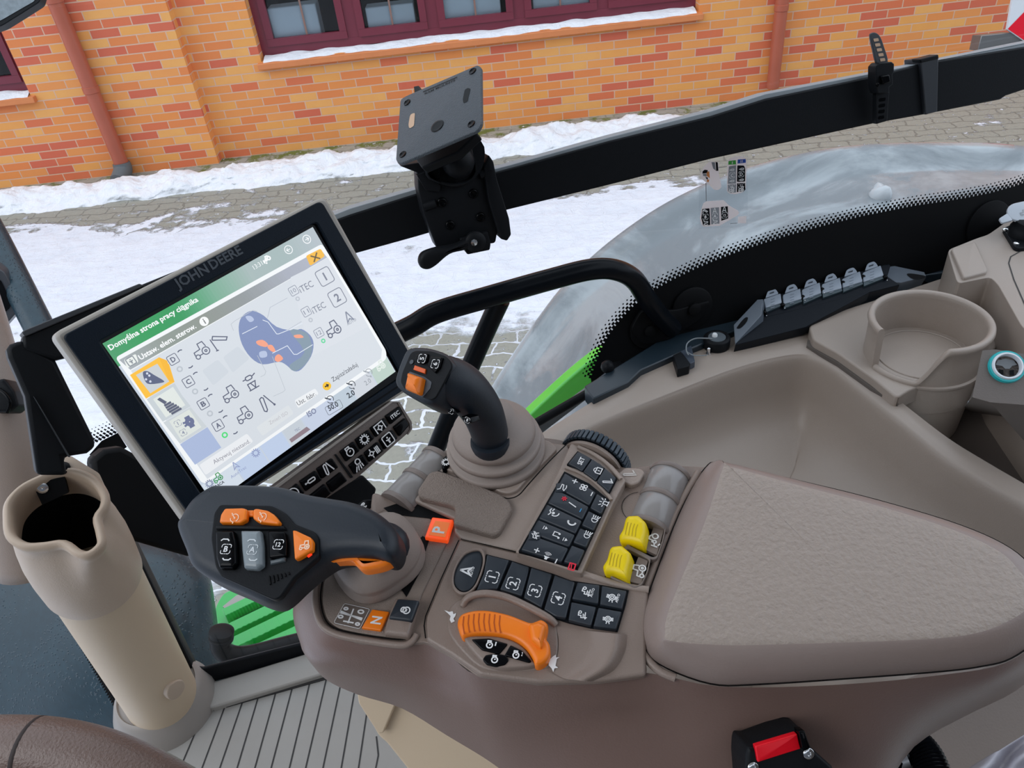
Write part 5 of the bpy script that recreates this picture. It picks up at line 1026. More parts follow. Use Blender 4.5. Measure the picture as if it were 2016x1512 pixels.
# gate diagram, P, N, lock
B=MB(); q=rnd([(678,1188),(728,1199),(708,1238),(657,1226)],4); prism(B,AR,q,0,.0012,mat('plate_bronze','#6d625b',.35)); f=Fr(AR,(690,1212),(693,1197),.0013); f=Fr(AR,(692,1213),(714,1217),.0013)
icon(B,'gate',f,wht,wd=.1,lift=.0002,sy=.62); seam(B,AR,q,.0013,.0004,wht,True); B.build('shift_diagram',arm,smooth=False)
orl=mat('lit_orange','#f2501c',.35,emit=.35); orf=mat('orange_face','#f07a3a',.35,emit=.15)
B=MB(); pillow(B,AR,rnd([(851,1019),(893,1024),(881,1066),(836,1060)],3),0,.0045,.001,orl,2); prism(B,AR,[(857,1025),(886,1029),(876,1058),(844,1053)],.004,.0048,orf); ctext(B,'P',Fr(AR,(864,1043),(868,1030),.0049),0,0,.95,wht,lift=.0001,hh=1.6,bold=True); B.build('park_light',arm,label='lit orange square with a P')
B=MB(); pillow(B,AR,rnd([(733,1200),(767,1205),(750,1242),(712,1237)],2),0,.003,.0008,ora,2); ctext(B,'N',Fr(AR,(741,1221),(745,1208),.0031),0,0,1.15,wht,lift=.0001,hh=1.5,bold=True); B.build('neutral_light',arm,label='orange square with an N')
B=MB(); pillow(B,AR,rnd([(778,1180),(826,1181),(812,1232),(806,1256),(756,1250),(762,1226)],5),-.002,.007,.003,taupe_d,3); B.build('lock_base',arm)
B=MB(); pillow(B,AR,rnd([(783,1180),(826,1183),(811,1224),(765,1218)],4),.006,.0095,.0015,rub,2); icon(B,'padlocks',Fr(AR,(797,1201),(806,1203),.0096),wht,wd=.2,lift=.0001); B.build('lock_button',arm)
# lever boot and drive lever
def ringpx(pts,h,n=4): return [H(*p,h) for p in spl(pts,n)]
B=MB()
def ell(cx,cy,rx,ry,h,rot=-35,N=12,sq=2.6):
    out=[]
    for i in range(N*3):
        a=2*math.pi*i/(N*3); c,s=math.cos(a),math.sin(a); k=(abs(c)**sq+abs(s)**sq)**(-1/sq); x,y=rx*k*c,ry*k*s; r=math.radians(rot); out.append(H(cx+x*math.cos(r)-y*math.sin(r),cy+x*math.sin(r)+y*math.cos(r),h))
    return out
bt=mat('boot_rubber','#93867e',.55,bump=.15,bscale=700)
ringloft(B,[ell(746,1104,92,72,.000),ell(746,1103,92,72,.005),ell(746,1102,82,63,.010),ell(744,1096,83,64,.013),ell(743,1090,88,68,.019),ell(743,1087,86,66,.023),ell(745,1083,74,56,.029),ell(750,1078,58,44,.036),ell(755,1073,47,36,.042),ell(758,1068,40,30,.046)],bt)
lev=B.build('lever_boot',arm,ang=180)
HP=Pl(AR.P(600,1070,.072),(-.10,-.34,1))
head=[(354,1042),(362,1022),(384,988),(420,962),(440,959),(500,959),(560,963),(605,976),(650,984),(700,993),(745,1012),(775,1038),(785,1066),(782,1090),(768,1104),(735,1098),(690,1097),(655,1102),(622,1122),(590,1148),(560,1176),(540,1187),(515,1184),(470,1164),(420,1142),(384,1118),(370,1085)]
B=MB(); pillow(B,HP,spl(head,4),-.030,.0,.0105,navy,7); dl=B.build('drive_lever',arm,ang=180)
B=MB(); pillow(B,HP,spl([(x+(600-x)*.05,y+(1060-y)*.09+6) for x,y in head],3),-.045,-.022,.004,navy,2); B.build('lever_underside',dl,ang=180)
B=MB(); tube(B,[HP.P(700,1060,-.030),HP.P(752,1072,-.038),H(765,1075,.04),H(765,1080,.025)],[.013,.017,.016,.012],navy,18,5); B.build('lever_neck',dl,ang=180)
B=MB(); pillow(B,HP,spl([(640,1108),(690,1097),(735,1099),(770,1106),(758,1116),(735,1122),(715,1124),(703,1116),(690,1106)],4),-.024,-.012,.004,ora,3); B.build('trigger',dl,label='orange trigger under the lever')
B=MB(); face=rnd([(421,1010),(433,993),(534,995),(562,1010),(579,1031),(618,1046),(627,1058),(627,1096),(600,1120),(579,1137),(552,1176),(540,1181),(434,1134),(423,1114),(415,1060)],6,3)
prism(B,HP,face,-.004,.0022,blk); B.build('face_plate',dl,bevel=.001)
def btn(q,m,nm,par,h0=.002,h1=.006,r=.0015,lb=None,ic=None,pl=HP,cut=3,marks=None):
    B=MB(); pillow(B,pl,rnd(q,cut,3),h0,h1,r,m,3)
    if marks: marks(B,h1+.0001)
    return B.build(nm,par,label=lb,ang=60)
wo=mat('pale_orange_print','#ffd9b8',.5)
btn([(433,1030),(436,1014),(444,1002),(480,1001),(488,1004),(486,1024),(474,1031)],ora,'speed_button',dl,h1=.007,lb='left orange speed button',marks=lambda B,h:icon(B,'cruise',Fr(HP,(462,1020),(471,1021),h),wo,wd=.15))
btn([(500,1004),(506,1002),(528,1006),(541,1014),(552,1028),(549,1034),(510,1029),(499,1022)],ora,'speed_button',dl,h1=.007,lb='right orange speed button',marks=lambda B,h:icon(B,'cruise',Fr(HP,(517,1018),(526,1019),h),wo,wd=.15))
btn([(485,1005),(502,1005),(502,1018),(485,1018)],ora,'speed_bridge',dl,h1=.004)
btn([(424,1034),(560,1036),(564,1044),(426,1043)],blk,'crossbar',dl,h1=.005,cut=1)
def rock(c,ch,m,col):
    x,y=c
    def mk(B,h):
        framed(B,ch,Fr(HP,(x,y),(x+9,y+.3),h),col,1,.0002); f=Fr(HP,(x-1,y-18),(x+8,y-17.7),h); stroke(B,f,[(-.9,-.2),(-.5,.15),(.5,.15),(.9,-.2)],.25,col,lift=.0002); f=Fr(HP,(x+1,y+20),(x+10,y+20.3),h); stroke(B,f,[(-.9,.2),(-.5,-.15),(.5,-.15),(.9,.2)],.25,col,lift=.0002)
    return mk
gky=mat('rocker_grey','#7d878c',.25)
btn([(425,1046),(462,1046),(467,1070),(468,1110),(460,1120),(434,1120),(427,1100)],kk,'rocker_switch',dl,h1=.008,r=.003,lb='black rocker marked B',marks=rock((445,1081),'B',kk,wht))
btn([(476,1046),(515,1046),(519,1075),(519,1114),(508,1122),(482,1120),(478,1085)],gky,'rocker_switch',dl,h1=.008,r=.003,lb='grey rocker marked A',marks=rock((497,1082),'A',gky,mat('grey_white','#cfd5d8',.5)))
btn([(529,1046),(562,1048),(566,1070),(565,1096),(531,1100)],kk,'thumb_button',dl,h1=.006,lb='black button marked 12',marks=lambda B,h:framed(B,'12',Fr(HP,(548,1072),(557,1072.3),h),wht,1,.0002))
btn([(532,1104),(564,1096),(563,1106),(533,1113)],mat('smoke_grey','#4b5358',.15),'indicator_window',dl,h1=.004,cut=1)
btn([(577,1045),(583,1045),(613,1059),(617,1066),(616,1084),(588,1101),(581,1102)],ora,'mode_button',dl,h1=.007,cut=3,lb='orange button with a tractor sign',marks=lambda B,h:icon(B,'tractor',Fr(HP,(600,1074),(609,1073),h),wo,wd=.2))
btn([(604,1094),(612,1088),(615,1092),(607,1098)],mat('red_lamp','#ff3a1a',.3,emit=.5),'indicator_lamp',dl,h1=.004,cut=1)
B=MB()
for i in range(6): x=528+i*7.5; prism(B,HP,[(x,1134-i*1.5),(x+2.5,1133-i*1.5),(x+5,1150-i*4),(x+2,1151-i*4)],.002,.0032,blkm)
B.build('thumb_grip',dl,smooth=False)
# brown frame between tray and key pads; upper panel with the grainy insert and joystick plate
B=MB(); up=[(897,1022),(894,1045),(906,1060),(1020,1085),(1110,925),(1124,898),(1120,876),(1060,868),(1000,853),(880,890),(845,925),(822,965),(815,985)]
prism(B,AR,rnd(up,5,3),-.002,.005,taupe); B.build('upper_panel',arm,bevel=.0015)
B=MB(); ins=[(846,932),(863,928),(918,947),(985,975),(1003,988),(1009,1005),(984,1050),(972,1057),(893,1035),(897,1002),(886,997),(826,982),(822,968)]
pillow(B,AR,rnd(ins,6,3),.0,.011,.0022,grit,3); B.build('grainy_insert',arm,label='grainy mottled hand rest')
B=MB(); jp=[(868,920),(885,926),(940,945),(985,968),(1002,971),(1018,965),(1034,946),(1098,882),(1082,868),(1000,850),(895,885)]
prism(B,AR,rnd(jp,6,3),.002,.009,taupe); B.build('joystick_plate',arm,bevel=.001)
B=MB(); seam(B,AR,spl([(863,927),(918,948),(985,977),(1004,981),(1022,974),(1040,954),(1078,912),(1120,870)],4,False),.0096,.0011,sm_); B.build('panel_seam',arm,smooth=False)
# joystick
bc0=AR.P(977,886,.008); k_=(AR.P(1074,886,.008)-bc0).length
B=MB(); lathe(B,bc0,AR.n,[(k_*1.0,0),(k_*1.0,.005),(k_*.96,.0065),(k_*.85,.0062),(k_*.84,.010),(k_*.93,.012),(k_*.93,.016),(k_*.89,.0178),(k_*.77,.0175),(k_*.76,.021),(k_*.83,.023),(k_*.81,.028),(k_*.72,.033),(k_*.56,.038),(k_*.47,.043),(k_*.44,.046)],bt,56); B.build('joystick_boot',arm,ang=180)
jpath=[(966,868,.035),(962,845,.055),(950,812,.078),(928,780,.098),(900,757,.113),(868,742,.122)]; jr=[.0155,.0155,.0165,.0175,.0185,.0175]
B=MB(); tube(B,[H(*p) for p in jpath],jr,navy,24,6,up=(1,0,0)); js=B.build('joystick',arm,ang=180)
B=MB(); a=H(966,872,.040); lathe(B,a,AR.n,[(.016,-.004),(.0168,-.001),(.0168,.003),(.0160,.006)],navy,28); B.build('joystick_collar',js)
JP=Pl(H(845,740,.131),(-.42,-.42,.80))
jh=[(783,757),(787,735),(797,708),(806,692),(820,686),(850,688),(880,698),(893,712),(897,725),(880,760),(862,790),(850,797),(828,792),(795,773)]
B=MB(); pillow(B,JP,spl(jh,4),-.028,.0,.006,navy,5); B.build('joystick_head',js,ang=180)
B=MB(); prism(B,JP,rnd([(788,752),(792,733),(808,695),(818,690),(850,691),(878,701),(888,712),(890,722),(872,757),(858,782),(848,788),(797,768)],5,3),-.001,.0008,blk); B.build('head_face',js,bevel=.0005)
btn([(820,698),(843,696),(841,713),(832,717),(817,712)],kk,'head_button',js,.0006,.003,.001,'head button marked 5',pl=JP,cut=2,marks=lambda B,h:framed(B,'5',Fr(JP,(831,706),(833.5,697.5),h),wht,.95,.0002))
btn([(848,702),(872,704),(866,725),(857,735),(842,720)],kk,'head_button',js,.0006,.003,.001,'head button marked 6',pl=JP,cut=2,marks=lambda B,h:framed(B,'6',Fr(JP,(857,716.5),(859.5,708),h),wht,.95,.0002))
btn([(817,719),(839,727),(837,736),(814,728)],mat('dim_orange','#e4601c',.4),'head_lamp',js,.0006,.0022,.0006,'small orange head button',pl=JP,cut=1)
B=MB(); prism(B,JP,rnd([(806,731),(836,742),(850,752),(847,765),(832,782),(798,768),(800,750)],3),.0006,.0012,mat('well_grey','#3c424b',.5)); B.build('roller_well',js,smooth=False)
B=MB(); pillow(B,JP,rnd([(807,735),(834,745),(828,776),(824,777),(800,767)],2),.0008,.009,.005,ora,4); B.build('roller_switch',js,label='orange roller switch',ang=60)
B=MB(); c=JP.P(811,713,.001); lathe(B,c,JP.n,[(.0018,0),(.0018,.0006),(0,.0006)],mat('lamp_grey','#3a4048',.3),12); B.build('indicator_lamp',js)
ZP=Pl(H(905,808,.106),(-.45,-.75,.45))
for (x,y,c) in ((888,809,'7'),(920,827,'8')):
    B=MB(); pillow(B,ZP,rnd([(x-11,y-8),(x+7,y-5),(x+11,y+6),(x-5,y+5)],2),-.012,.0,.0008,kk,2); framed(B,c,Fr(ZP,(x,y),(x+5,y+2.5),.0001),wht,.9,.0002); B.build('grip_button',js,label='grip button marked '+c)
B=MB(); pillow(B,AR,spl([(870,922),(872,905),(880,898),(888,905),(884,918),(876,925)],3),0,.012,.002,kk,2); icon(B,'gear',Fr(AR,(878,910),(881,903),.0121),wht,wd=.2); B.build('side_button',arm,label='small button at the foot of the joystick')
# paddle drums
padm=mat('paddle_grey','#8e8a88',.22); padr=mat('paddle_rim','#7b706a',.45)
def drum(p0,p1,hc,R_,nm,lb,rings):
    a,b=H(*p0,hc),H(*p1,hc); ax=(b-a); Lh=ax.length; ax.normalize()
    B=MB(); lathe(B,a,ax,[(R_*.9,0),(R_,.002),(R_,Lh-.002),(R_*.9,Lh)],padm,48); return a,ax,Lh,B.build(nm,arm,label=lb)
def rim(p,ax,R_,w_=.0022):
    B=MB(); lathe(B,p-ax*w_,ax,[(R_*.92,0),(R_*1.03,0),(R_*1.055,w_*.5),(R_*1.055,w_*1.5),(R_*1.03,w_*2),(R_*.92,w_*2)],padr,48); B.build('paddle_rim',arm)
for nm,pA,pB,pC,hc,R_,lbs in (('front',(787,1000),(828,955),(866,912),-.008,.0185,('front paddle drum nearer the drive lever','front paddle drum nearer the joystick')),('rear',(1276,1045),(1298,990),(1318,938),-.006,.0172,('rear paddle drum beside the yellow knobs','rear paddle drum at the far edge'))):
    for q0,q1,lb in ((pA,pB,lbs[0]),(pB,pC,lbs[1])): a,ax,Lh,o=drum(q0,q1,hc,R_,'paddle_drum',lb,None)
    for q in (pA,pB,pC): rim(H(*q,hc),ax,R_)
B=MB(); pillow(B,AR,rnd([(733,975),(740,972),(790,990),(812,998),(800,1010),(760,1010),(735,1025),(730,1000)],8),-.03,.001,.003,taupe_d,3); B.build('front_cheek',arm)
B=MB(); FK=Pl(H(715,1000,-.01),(-.2,-.4,1)); pillow(B,FK,rnd([(695,1000),(715,984),(735,984),(728,1010),(700,1018)],4),-.01,.0,.001,kk,2); icon(B,'mfwd',Fr(FK,(716,998),(720,992),.0002),wht,wd=.25); B.build('front_key',arm)
# key pad with SET strip
KQ=Pl(AR.P(1110,1000,.012),AR.n)
B=MB(); fr_=[(1124,872),(1148,878),(1206,915),(1232,945),(1205,995),(1145,1128),(1128,1124),(1015,1086),(1020,1078),(1100,925)]
prism(B,KQ,rnd(fr_,4,3),-.013,-.001,taupe); B.build('keypad_frame',arm,bevel=.0015)
B=MB(); tube(B,[KQ.P(*p,.0) for p in ((1113,920),(1140,930),(1170,948),(1196,974),(1203,985))],.0016,taupe,10,4); tube(B,[KQ.P(*p,.0) for p in ((1138,880),(1165,892),(1195,913),(1222,944))],.0018,taupe,10,4); B.build('arched_rib',arm)
def bil(c,u,v): a=lerp(c[0],c[1],u); b=lerp(c[3],c[2],u); return lerp(a,b,v)
kc=[(1111,928),(1199,984),(1137,1120),(1021,1085)]
B=MB(); prism(B,KQ,[kc[0],(1160,952),kc[1],kc[2],kc[3]],-.004,.0012,rubd); kpad=B.build('key_pad',arm,smooth=False)
D_=(.46,-.89)
def kicon(B,nm,x,y,s,h,m=wht,wd=.16): 
    f=Fr(KQ,(x,y),(x+D_[0]*s,y+D_[1]*s),h)
    if nm=='SET': ctext(B,'SET',f,0,0,2.1,m,bold=True,hh=1.1)
    else: icon(B,nm,f,m,wd=wd)
rows=[(.015,.20,'fan key'),(.215,.395,'temperature key'),(.41,.59,'phone key'),(.605,.775,'track key'),(.79,.985,'volume key')]
ics=[[('plus',1132,948,5),('fan',1149,960,7),('minus',1165,973,4.5)],[('star',1111,982,5),('minus',1127,994,6),('minus',1143,1005,4)],[('voice',1091,1011,8),('phone',1125,1030,8)],[('eject',1074,1040,5),('music',1097,1053,7),('eject',1113,1063,5)],[('plus',1057,1084,5.5),('speaker',1077,1095,7),('minus',1095,1105,5)]]
for (v0,v1,lb),il in zip(rows,ics):
    B=MB(); q=[bil(kc,.03 if v0>.01 else .1,v0),bil(kc,.72,v0),bil(kc,.72,v1),bil(kc,.03,v1)]; pillow(B,KQ,rnd(q,3,3),.001,.0042,.0014,rub,3)
    for i,(nm,x,y,s) in enumerate(il):
        mm=wht
        if lb=='temperature key': mm=(redp,wht,blup)[i]
        if nm=='minus' and i==1: f=Fr(KQ,(x,y),(x+7,y+5),.0043); stroke(B,f,[(-1,0),(1,0)],.25,wht)
        else: kicon(B,nm,x,y,s,.0043,mm,.3 if nm in('plus','minus','star') else .18)
    B.build('key',kpad,label=lb,ang=60)
for (u,v,nm,x,y,lb) in ((.07,.13,'swirl',1107,960,'heating key'),(.10,.70,'mute',1054,1054,'mute key')):
    B=MB(); q=[(x-12,y-8),(x+2,y-9),(x+11,y+1),(x+8,y+9),(x-14,y+9)]; pillow(B,KQ,rnd(q,2),.003,.0050,.0008,rub,2); kicon(B,nm,x,y,7,.0051); B.build('key',kpad,label=lb,ang=60)
for (v0,v1,nm,x,y,lb) in ((.0,.22,'beacon',1189,990,'beacon key'),(.24,.46,'lamp',1171,1023,'lower lamp key'),(.48,.70,'lamp',1156,1054,'upper lamp key'),(.72,.97,None,0,0,'blank key')):
    B=MB(); q=[bil(kc,.745,v0+.02),bil(kc,.985,v0+.02),bil(kc,.985,v1),bil(kc,.745,v1)]; pillow(B,KQ,rnd(q,3,3),.001,.0038,.0012,rub,3)
    if nm: kicon(B,nm,x,y,7.5,.0039)
    else: f=Fr(KQ,(1126,1116),(1128,1110),.0039); stroke(B,f,[(-1,-.8),(1,-.8),(1,.8),(-1,.8),(-1,-.8)],.4,redp); stroke(B,f,[(-1,0),(1,.3)],.3,redp)
    B.build('key',kpad,label=lb,ang=60)
B=MB(); sc_=[(1137,888),(1215,942),(1199,973),(1116,914)]; prism(B,KQ,[sc_[0],(1180,913),sc_[1],sc_[2],(1160,936),sc_[3]],-.003,.0012,rubd); sp_=B.build('set_strip',arm,smooth=False)
for (u0,u1,nm,x,y,lb) in ((.02,.34,'SET',1144,908,'set key'),(.36,.66,'lock',1175,926,'lock key'),(.68,.98,'hook',1197,949,'linkage key')):
    B=MB(); cs=[(1137,888),(1215,942),(1199,973),(1116,914)]
    def arc(u,v): p=bil(cs,u,v); b=4*u*(1-u)*5; return (p[0]+b*.3,p[1]-b*.9)
    pillow(B,KQ,rnd([arc(u0,.04),arc((u0+u1)/2,.04),arc(u1,.04),arc(u1,.96),arc((u0+u1)/2,.96),arc(u0,.96)],2),.001,.0036,.0012,rub,3); kicon(B,nm,x,y,8 if nm!='SET' else 7.5,.0037); B.build('key',sp_,label=lb,ang=60)
# knurled wheel
wc=AR.P(1160,926,-.010); far=AR.P(1186,881,-.010); ax=(far-wc).normalized(); RW=.0305; B=MB(); tyre=mat('wheel_rubber','#2c3a46',.4)
c0=AR.P(1172,904,-.012); Wd=.011
lathe(B,c0-ax*Wd/2,ax,[(RW*.8,0),(RW*.98,.0005),(RW,.002),(RW,Wd-.002),(RW*.97,Wd)],rubd,80)
for i in range(44):
    a=2*math.pi*i/44; u,w_=basis(ax); d=u*math.cos(a)+w_*math.sin(a); tt=ax.cross(d); obox(B,c0+d*(RW+.0004),tt*.0017,ax*(Wd/2-.0006),d*.0012,tyre)
B.build('thumb_wheel',arm,label='ribbed black thumb wheel',bevel=.0004,ang=30)
B=MB(); lathe(B,c0-ax*(Wd/2+.004),ax,[(RW*.9,0),(RW*.94,.0005),(RW*.94,.0035),(RW*.7,.004)],taupe,64); B.build('wheel_cheek',arm)
B=MB(); prism(B,AR,rnd([(1212,935),(1232,920),(1262,922),(1270,930),(1258,950),(1243,955),(1225,948)],5),0,.006,taupe); icon(B,'hook',Fr(AR,(1240,934),(1243,925),.0062),mat('white_faint','#c9c2bc',.6),wd=.18); B.build('wheel_tab',arm,bevel=.001)
# valley floor, circle mark
B=MB(); prism(B,AR,[(1232,948),(1268,930),(1290,925),(1262,1010),(1225,1080),(1185,1145),(1140,1135),(1205,992)],-.008,.0005,taupe_d); B.build('valley_floor',arm,smooth=False)
B=MB(); f=Fr(AR,(1262,1000),(1300,1000),.001); stroke(B,f,circ(0,0,1.0,30,95,260),.03,sm_); B.build('circle_mark',arm,smooth=False)
# yellow knobs with their label plates and frames
for kn,fr2,pl_,ic,lb in (([(1232,1024),(1237,1018),(1258,1017),(1273,1031),(1274,1049),(1269,1079),(1240,1070),(1221,1070),(1219,1058),(1227,1045)],[(1262,1010),(1312,1036),(1306,1065),(1294,1100),(1284,1102),(1232,1074)],[(1288,1034),(1307,1043),(1293,1093),(1271,1082)],'trailer','upper'),
    ([(1201,1084),(1206,1078),(1225,1076),(1243,1091),(1243,1104),(1236,1144),(1208,1132),(1191,1133),(1187,1118),(1196,1104)],[(1232,1072),(1282,1098),(1276,1125),(1264,1152),(1250,1158),(1200,1136)],[(1257,1096),(1276,1104),(1262,1150),(1238,1144)],'tractor','lower')):
    B=MB(); wall_px(B,AR,rnd(fr2,6,3),rnd([(p[0]+(sum(q[0] for q in fr2)/6-p[0])*.12,p[1]+(sum(q[1] for q in fr2)/6-p[1])*.14) for p in fr2],5,3),.0,.006,padr); B.build('knob_frame',arm,bevel=.0012)
    B=MB(); B.add([AR.P(*p,.001) for p in fr2],[list(range(6))],blkm); B.build('knob_well',arm,smooth=False)
    B=MB(); prism(B,AR,rnd(pl_,2),.001,.0045,mat('label_plate','#7d7068',.4)); cx,cy=sum(p[0] for p in pl_)/4,sum(p[1] for p in pl_)/4; icon(B,ic,Fr(AR,(cx,cy),(cx+3.2,cy-11),.0047),wht,wd=.16); B.build('label_plate',arm,smooth=False)
    B=MB(); pillow(B,Pl(AR.P(kn[3][0],kn[3][1],.009),(-.25,-.2,1)),rnd(kn,4,3),-.014,.009,.005,yel,4); o=B.build('valve_knob',arm,label=lb+' yellow knob',ang=60)
    B=MB(); KN=Pl(AR.P(kn[3][0],kn[3][1],.009),(-.25,-.2,1)); cx,cy=sum(p[0] for p in kn)/10-2,sum(p[1] for p in kn)/10-6
    for i in range(4): x=cx-10+i*6.5; seam(B,KN,[(x+3,cy-12+i*1.5),(x,cy),(x-2,cy+12+i*1.5)],.0092,.0005,mat('yellow_groove','#b89c00',.5))
    B.build('grip_grooves',o,smooth=False)
# near panel with keys one to four and the dial
DPn=[(905,1060),(1020,1087),(1130,1124),(1190,1140),(1277,1160),(1272,1230),(1272,1328),(1180,1340),(1060,1343),(945,1328),(888,1288),(838,1258),(836,1215),(868,1140)]
B=MB(); prism(B,AR,rnd(DPn,6,3),-.004,.0035,taupe_d); B.build('near_panel',arm,bevel=.0025,seg=3)
B=MB(); seam(B,AR,[(903,1064),(866,1145),(838,1213),(835,1232),(838,1256)],.0042,.001,sm_); seam(B,AR,[(908,1061),(1018,1087)],.0042,.0009,sm_); B.build('panel_seam',arm,smooth=False)
B=MB(); tube(B,[AR.P(*p,.003) for p in ((1018,1084),(1070,1099),(1125,1122),(1185,1142),(1236,1156),(1277,1161))],.0028,taupe,10,3); B.build('panel_rib',arm)
ovo=[(941,1083),(949,1092),(950,1108),(944,1130),(934,1152),(920,1164),(905,1163),(894,1150),(894,1128),(903,1106),(918,1089)]
B=MB(); wall_px(B,AR,spl([(922+(x-922)*1.16,1124+(y-1124)*1.13) for x,y in ovo],4),spl(ovo,4),.002,.008,taupe_d); B.build('oval_rim',arm,bevel=.001)
B=MB(); pillow(B,AR,spl(ovo,4),.002,.0062,.001,rub,2); f=Fr(AR,(922,1125),(924.5,1117),.0063); icon(B,'navauto',Fr(AR,(918,1124),(920.5,1115),.0063),wht,wd=.3); ctext(B,'AUTO',Fr(AR,(929,1126),(932,1116),.0063),0,0,2.0,wht,bold=True); B.build('steer_button',arm,label='oval button marked AUTO')
S2=[(957,1091),(1005,1103),(1045,1116),(1090,1130),(1125,1143),(1187,1152),(1238,1162),(1232,1190),(1216,1243),(1163,1236),(1120,1226),(1092,1217),(1070,1203),(1025,1179),(978,1165),(932,1165),(950,1130)]
B=MB(); prism(B,AR,S2,.002,.005,rubd); k1=B.build('number_pad',arm,smooth=False)
nk=[([(959,1093),(1003,1104),(979,1161),(938,1163),(952,1130)],'1',(969,1136)),([(1008,1106),(1042,1117),(1040,1130),(1027,1175),(984,1162)],'2',(1010,1149)),([(1046,1118),(1087,1131),(1066,1198),(1031,1178)],'3',(1053,1163)),([(1092,1133),(1132,1147),(1114,1218),(1094,1215),(1071,1201)],'4',(1099,1178)),
 ([(1137,1147),(1181,1153),(1178,1190),(1126,1180)],'mfwd',(1157,1165)),([(1185,1154),(1234,1164),(1225,1200),(1181,1191)],'diff',(1207,1176)),([(1125,1186),(1174,1196),(1164,1233),(1119,1222)],'mfwd2',(1147,1211)),([(1178,1197),(1224,1205),(1213,1240),(1168,1234)],'diff2',(1197,1219))]
for q,ch,c in nk:
    B=MB(); pillow(B,AR,rnd(q,2.5,3),.004,.0085,.0012,rub,3); d=(.32,-.95)
    if ch in '1234': framed(B,ch,Fr(AR,c,(c[0]+d[0]*11,c[1]+d[1]*11),.0086),wht,1,.0002); lb='number key '+ch
    else:
        s=8.5; icon(B,ch.strip('2'),Fr(AR,(c[0]-(2 if '2' not in ch else 0),c[1]),(c[0]-2+d[0]*s,c[1]+d[1]*s),.0086),wht,wd=.17,lift=.0002); lb={'mfwd':'front axle auto key','diff':'differential auto key','mfwd2':'front axle key','diff2':'differential key'}[ch]
        if '2' not in ch: ctext(B,'AUTO',Fr(AR,(c[0]+9,c[1]+2),(c[0]+9+d[0]*9,c[1]+2+d[1]*9),.0086),0,0,2.0,wht,bold=True,lift=.0002)
    B.build('key',k1,label=lb,ang=60)
# dial
B=MB(); pillow(B,AR,spl([(880,1215),(888,1195),(912,1178),(958,1165),(1000,1174),(1050,1200),(1092,1225),(1100,1260),(1096,1300),(1070,1320),(1000,1325),(950,1318),(915,1290),(885,1250)],4),-.002,.0045,.002,taupe_d,3); B.build('dial_surround',arm)
B=MB(); tube(B,[AR.P(*p,h) for p,h in (((911,1192),.004),((920,1178),.008),((940,1170),.010),((965,1169),.011),((1000,1177),.010),((1044,1197),.009),((1080,1217),.007),((1094,1230),.004))],.0028,taupe_d,10,4); B.build('dial_hood',arm)
dial=[(901,1232),(903,1220),(912,1210),(935,1204),(963,1204),(1001,1212),(1030,1223),(1045,1228),(1056,1225),(1066,1222),(1078,1230),(1078,1242),(1075,1258),(1082,1270),(1083,1290),(1073,1306),(1055,1311),(1049,1298),(1036,1278),(1014,1262),(985,1253),(949,1251),(925,1253),(912,1256),(905,1246)]
DP=Pl(AR.P(980,1250,.014),AR.n)
B=MB(); pillow(B,DP,spl(dial,3),-.013,.0,.0035,ora,4); dlo=B.build('dial',arm,label='large orange rotary dial',ang=60)
B=MB(); DG=mat('orange_groove','#b8500a',.5)
for i in range(8): x=913+i*10.2; y=[1214,1211,1209,1208,1208,1209,1210,1212][i]; seam(B,DP,[(x,y),(x-1.5,y+16),(x+1,y+34)],.0002,.0009,DG)
B.build('grip_grooves',dlo,smooth=False)
B=MB(); pillow(B,DP,rnd([(1040,1232),(1060,1226),(1076,1234),(1066,1278),(1046,1262)],5),-.004,.006,.004,ora,4); B.build('dial_fin',dlo)
B=MB(); pillow(B,DP,spl([(914,1257),(949,1253),(985,1255),(1014,1264),(1035,1280),(1048,1300),(1052,1311),(998,1316),(966,1311),(943,1296)],4),-.013,-.004,.0015,taupe_d,2); hub=B.build('dial_hub',arm)
for q,ic,tx,c,lb in (([(928,1259),(963,1257),(1000,1268),(983,1288),(949,1280)],'engine','1',(966,1269),'engine speed button 1'),([(1005,1270),(1028,1281),(1047,1302),(1042,1305),(993,1291)],'engine','2',(1018,1289),'engine speed button 2'),([(950,1299),(956,1290),(976,1287),(996,1290),(1002,1300),(994,1309),(976,1312),(958,1308)],'engine','',(976,1298),'oval engine button')):
    B=MB(); pillow(B,DP,rnd(q,3,3),-.005,-.0025,.0008,kk,2); icon(B,ic,Fr(DP,(c[0]-2,c[1]),(c[0]+6,c[1]+1),-.0024),wht,wd=.25)
    if tx: ctext(B,tx,Fr(DP,(c[0]+10,c[1]-1),(c[0]+15,c[1]),-.0024),0,0,.5,wht,bold=True,hh=1.6)
    B.build('hub_button',hub,label=lb)
B=MB(); icon(B,'rabbit',Fr(AR,(885,1216),(888,1204),.0048),wht,wd=.2); B.build('speed_mark',arm,smooth=False,label='white hare mark'); B=MB(); icon(B,'turtle',Fr(AR,(1091,1305),(1094,1290),.0048),wht,wd=.2); B.build('speed_mark',arm,smooth=False,label='white tortoise mark')
B=MB(); dish=[[(1094,1232,.0044),(1100,1262,.0044),(1096,1295,.0044),(1080,1318,.0044)],[(1120,1236,.0040),(1128,1262,.0036),(1120,1300,.0038),(1095,1328,.0040)],[(1160,1242,.0045),(1165,1268,.0040),(1150,1308,.0045),(1112,1336,.0045)],[(1200,1246,.0095),(1196,1276,.0095),(1178,1312,.0095),(1135,1339,.008)],[(1216,1248,.0095),(1212,1280,.0098),(1192,1316,.0095),(1150,1341,.008)],[(1235,1250,.0036),(1230,1284,.0036),(1208,1320,.0036),(1165,1342,.0030)]]
sheet(B,[[H(*p) for p in r] for r in dish],taupe_d,5,5); B.build('dished_panel',arm,ang=180)
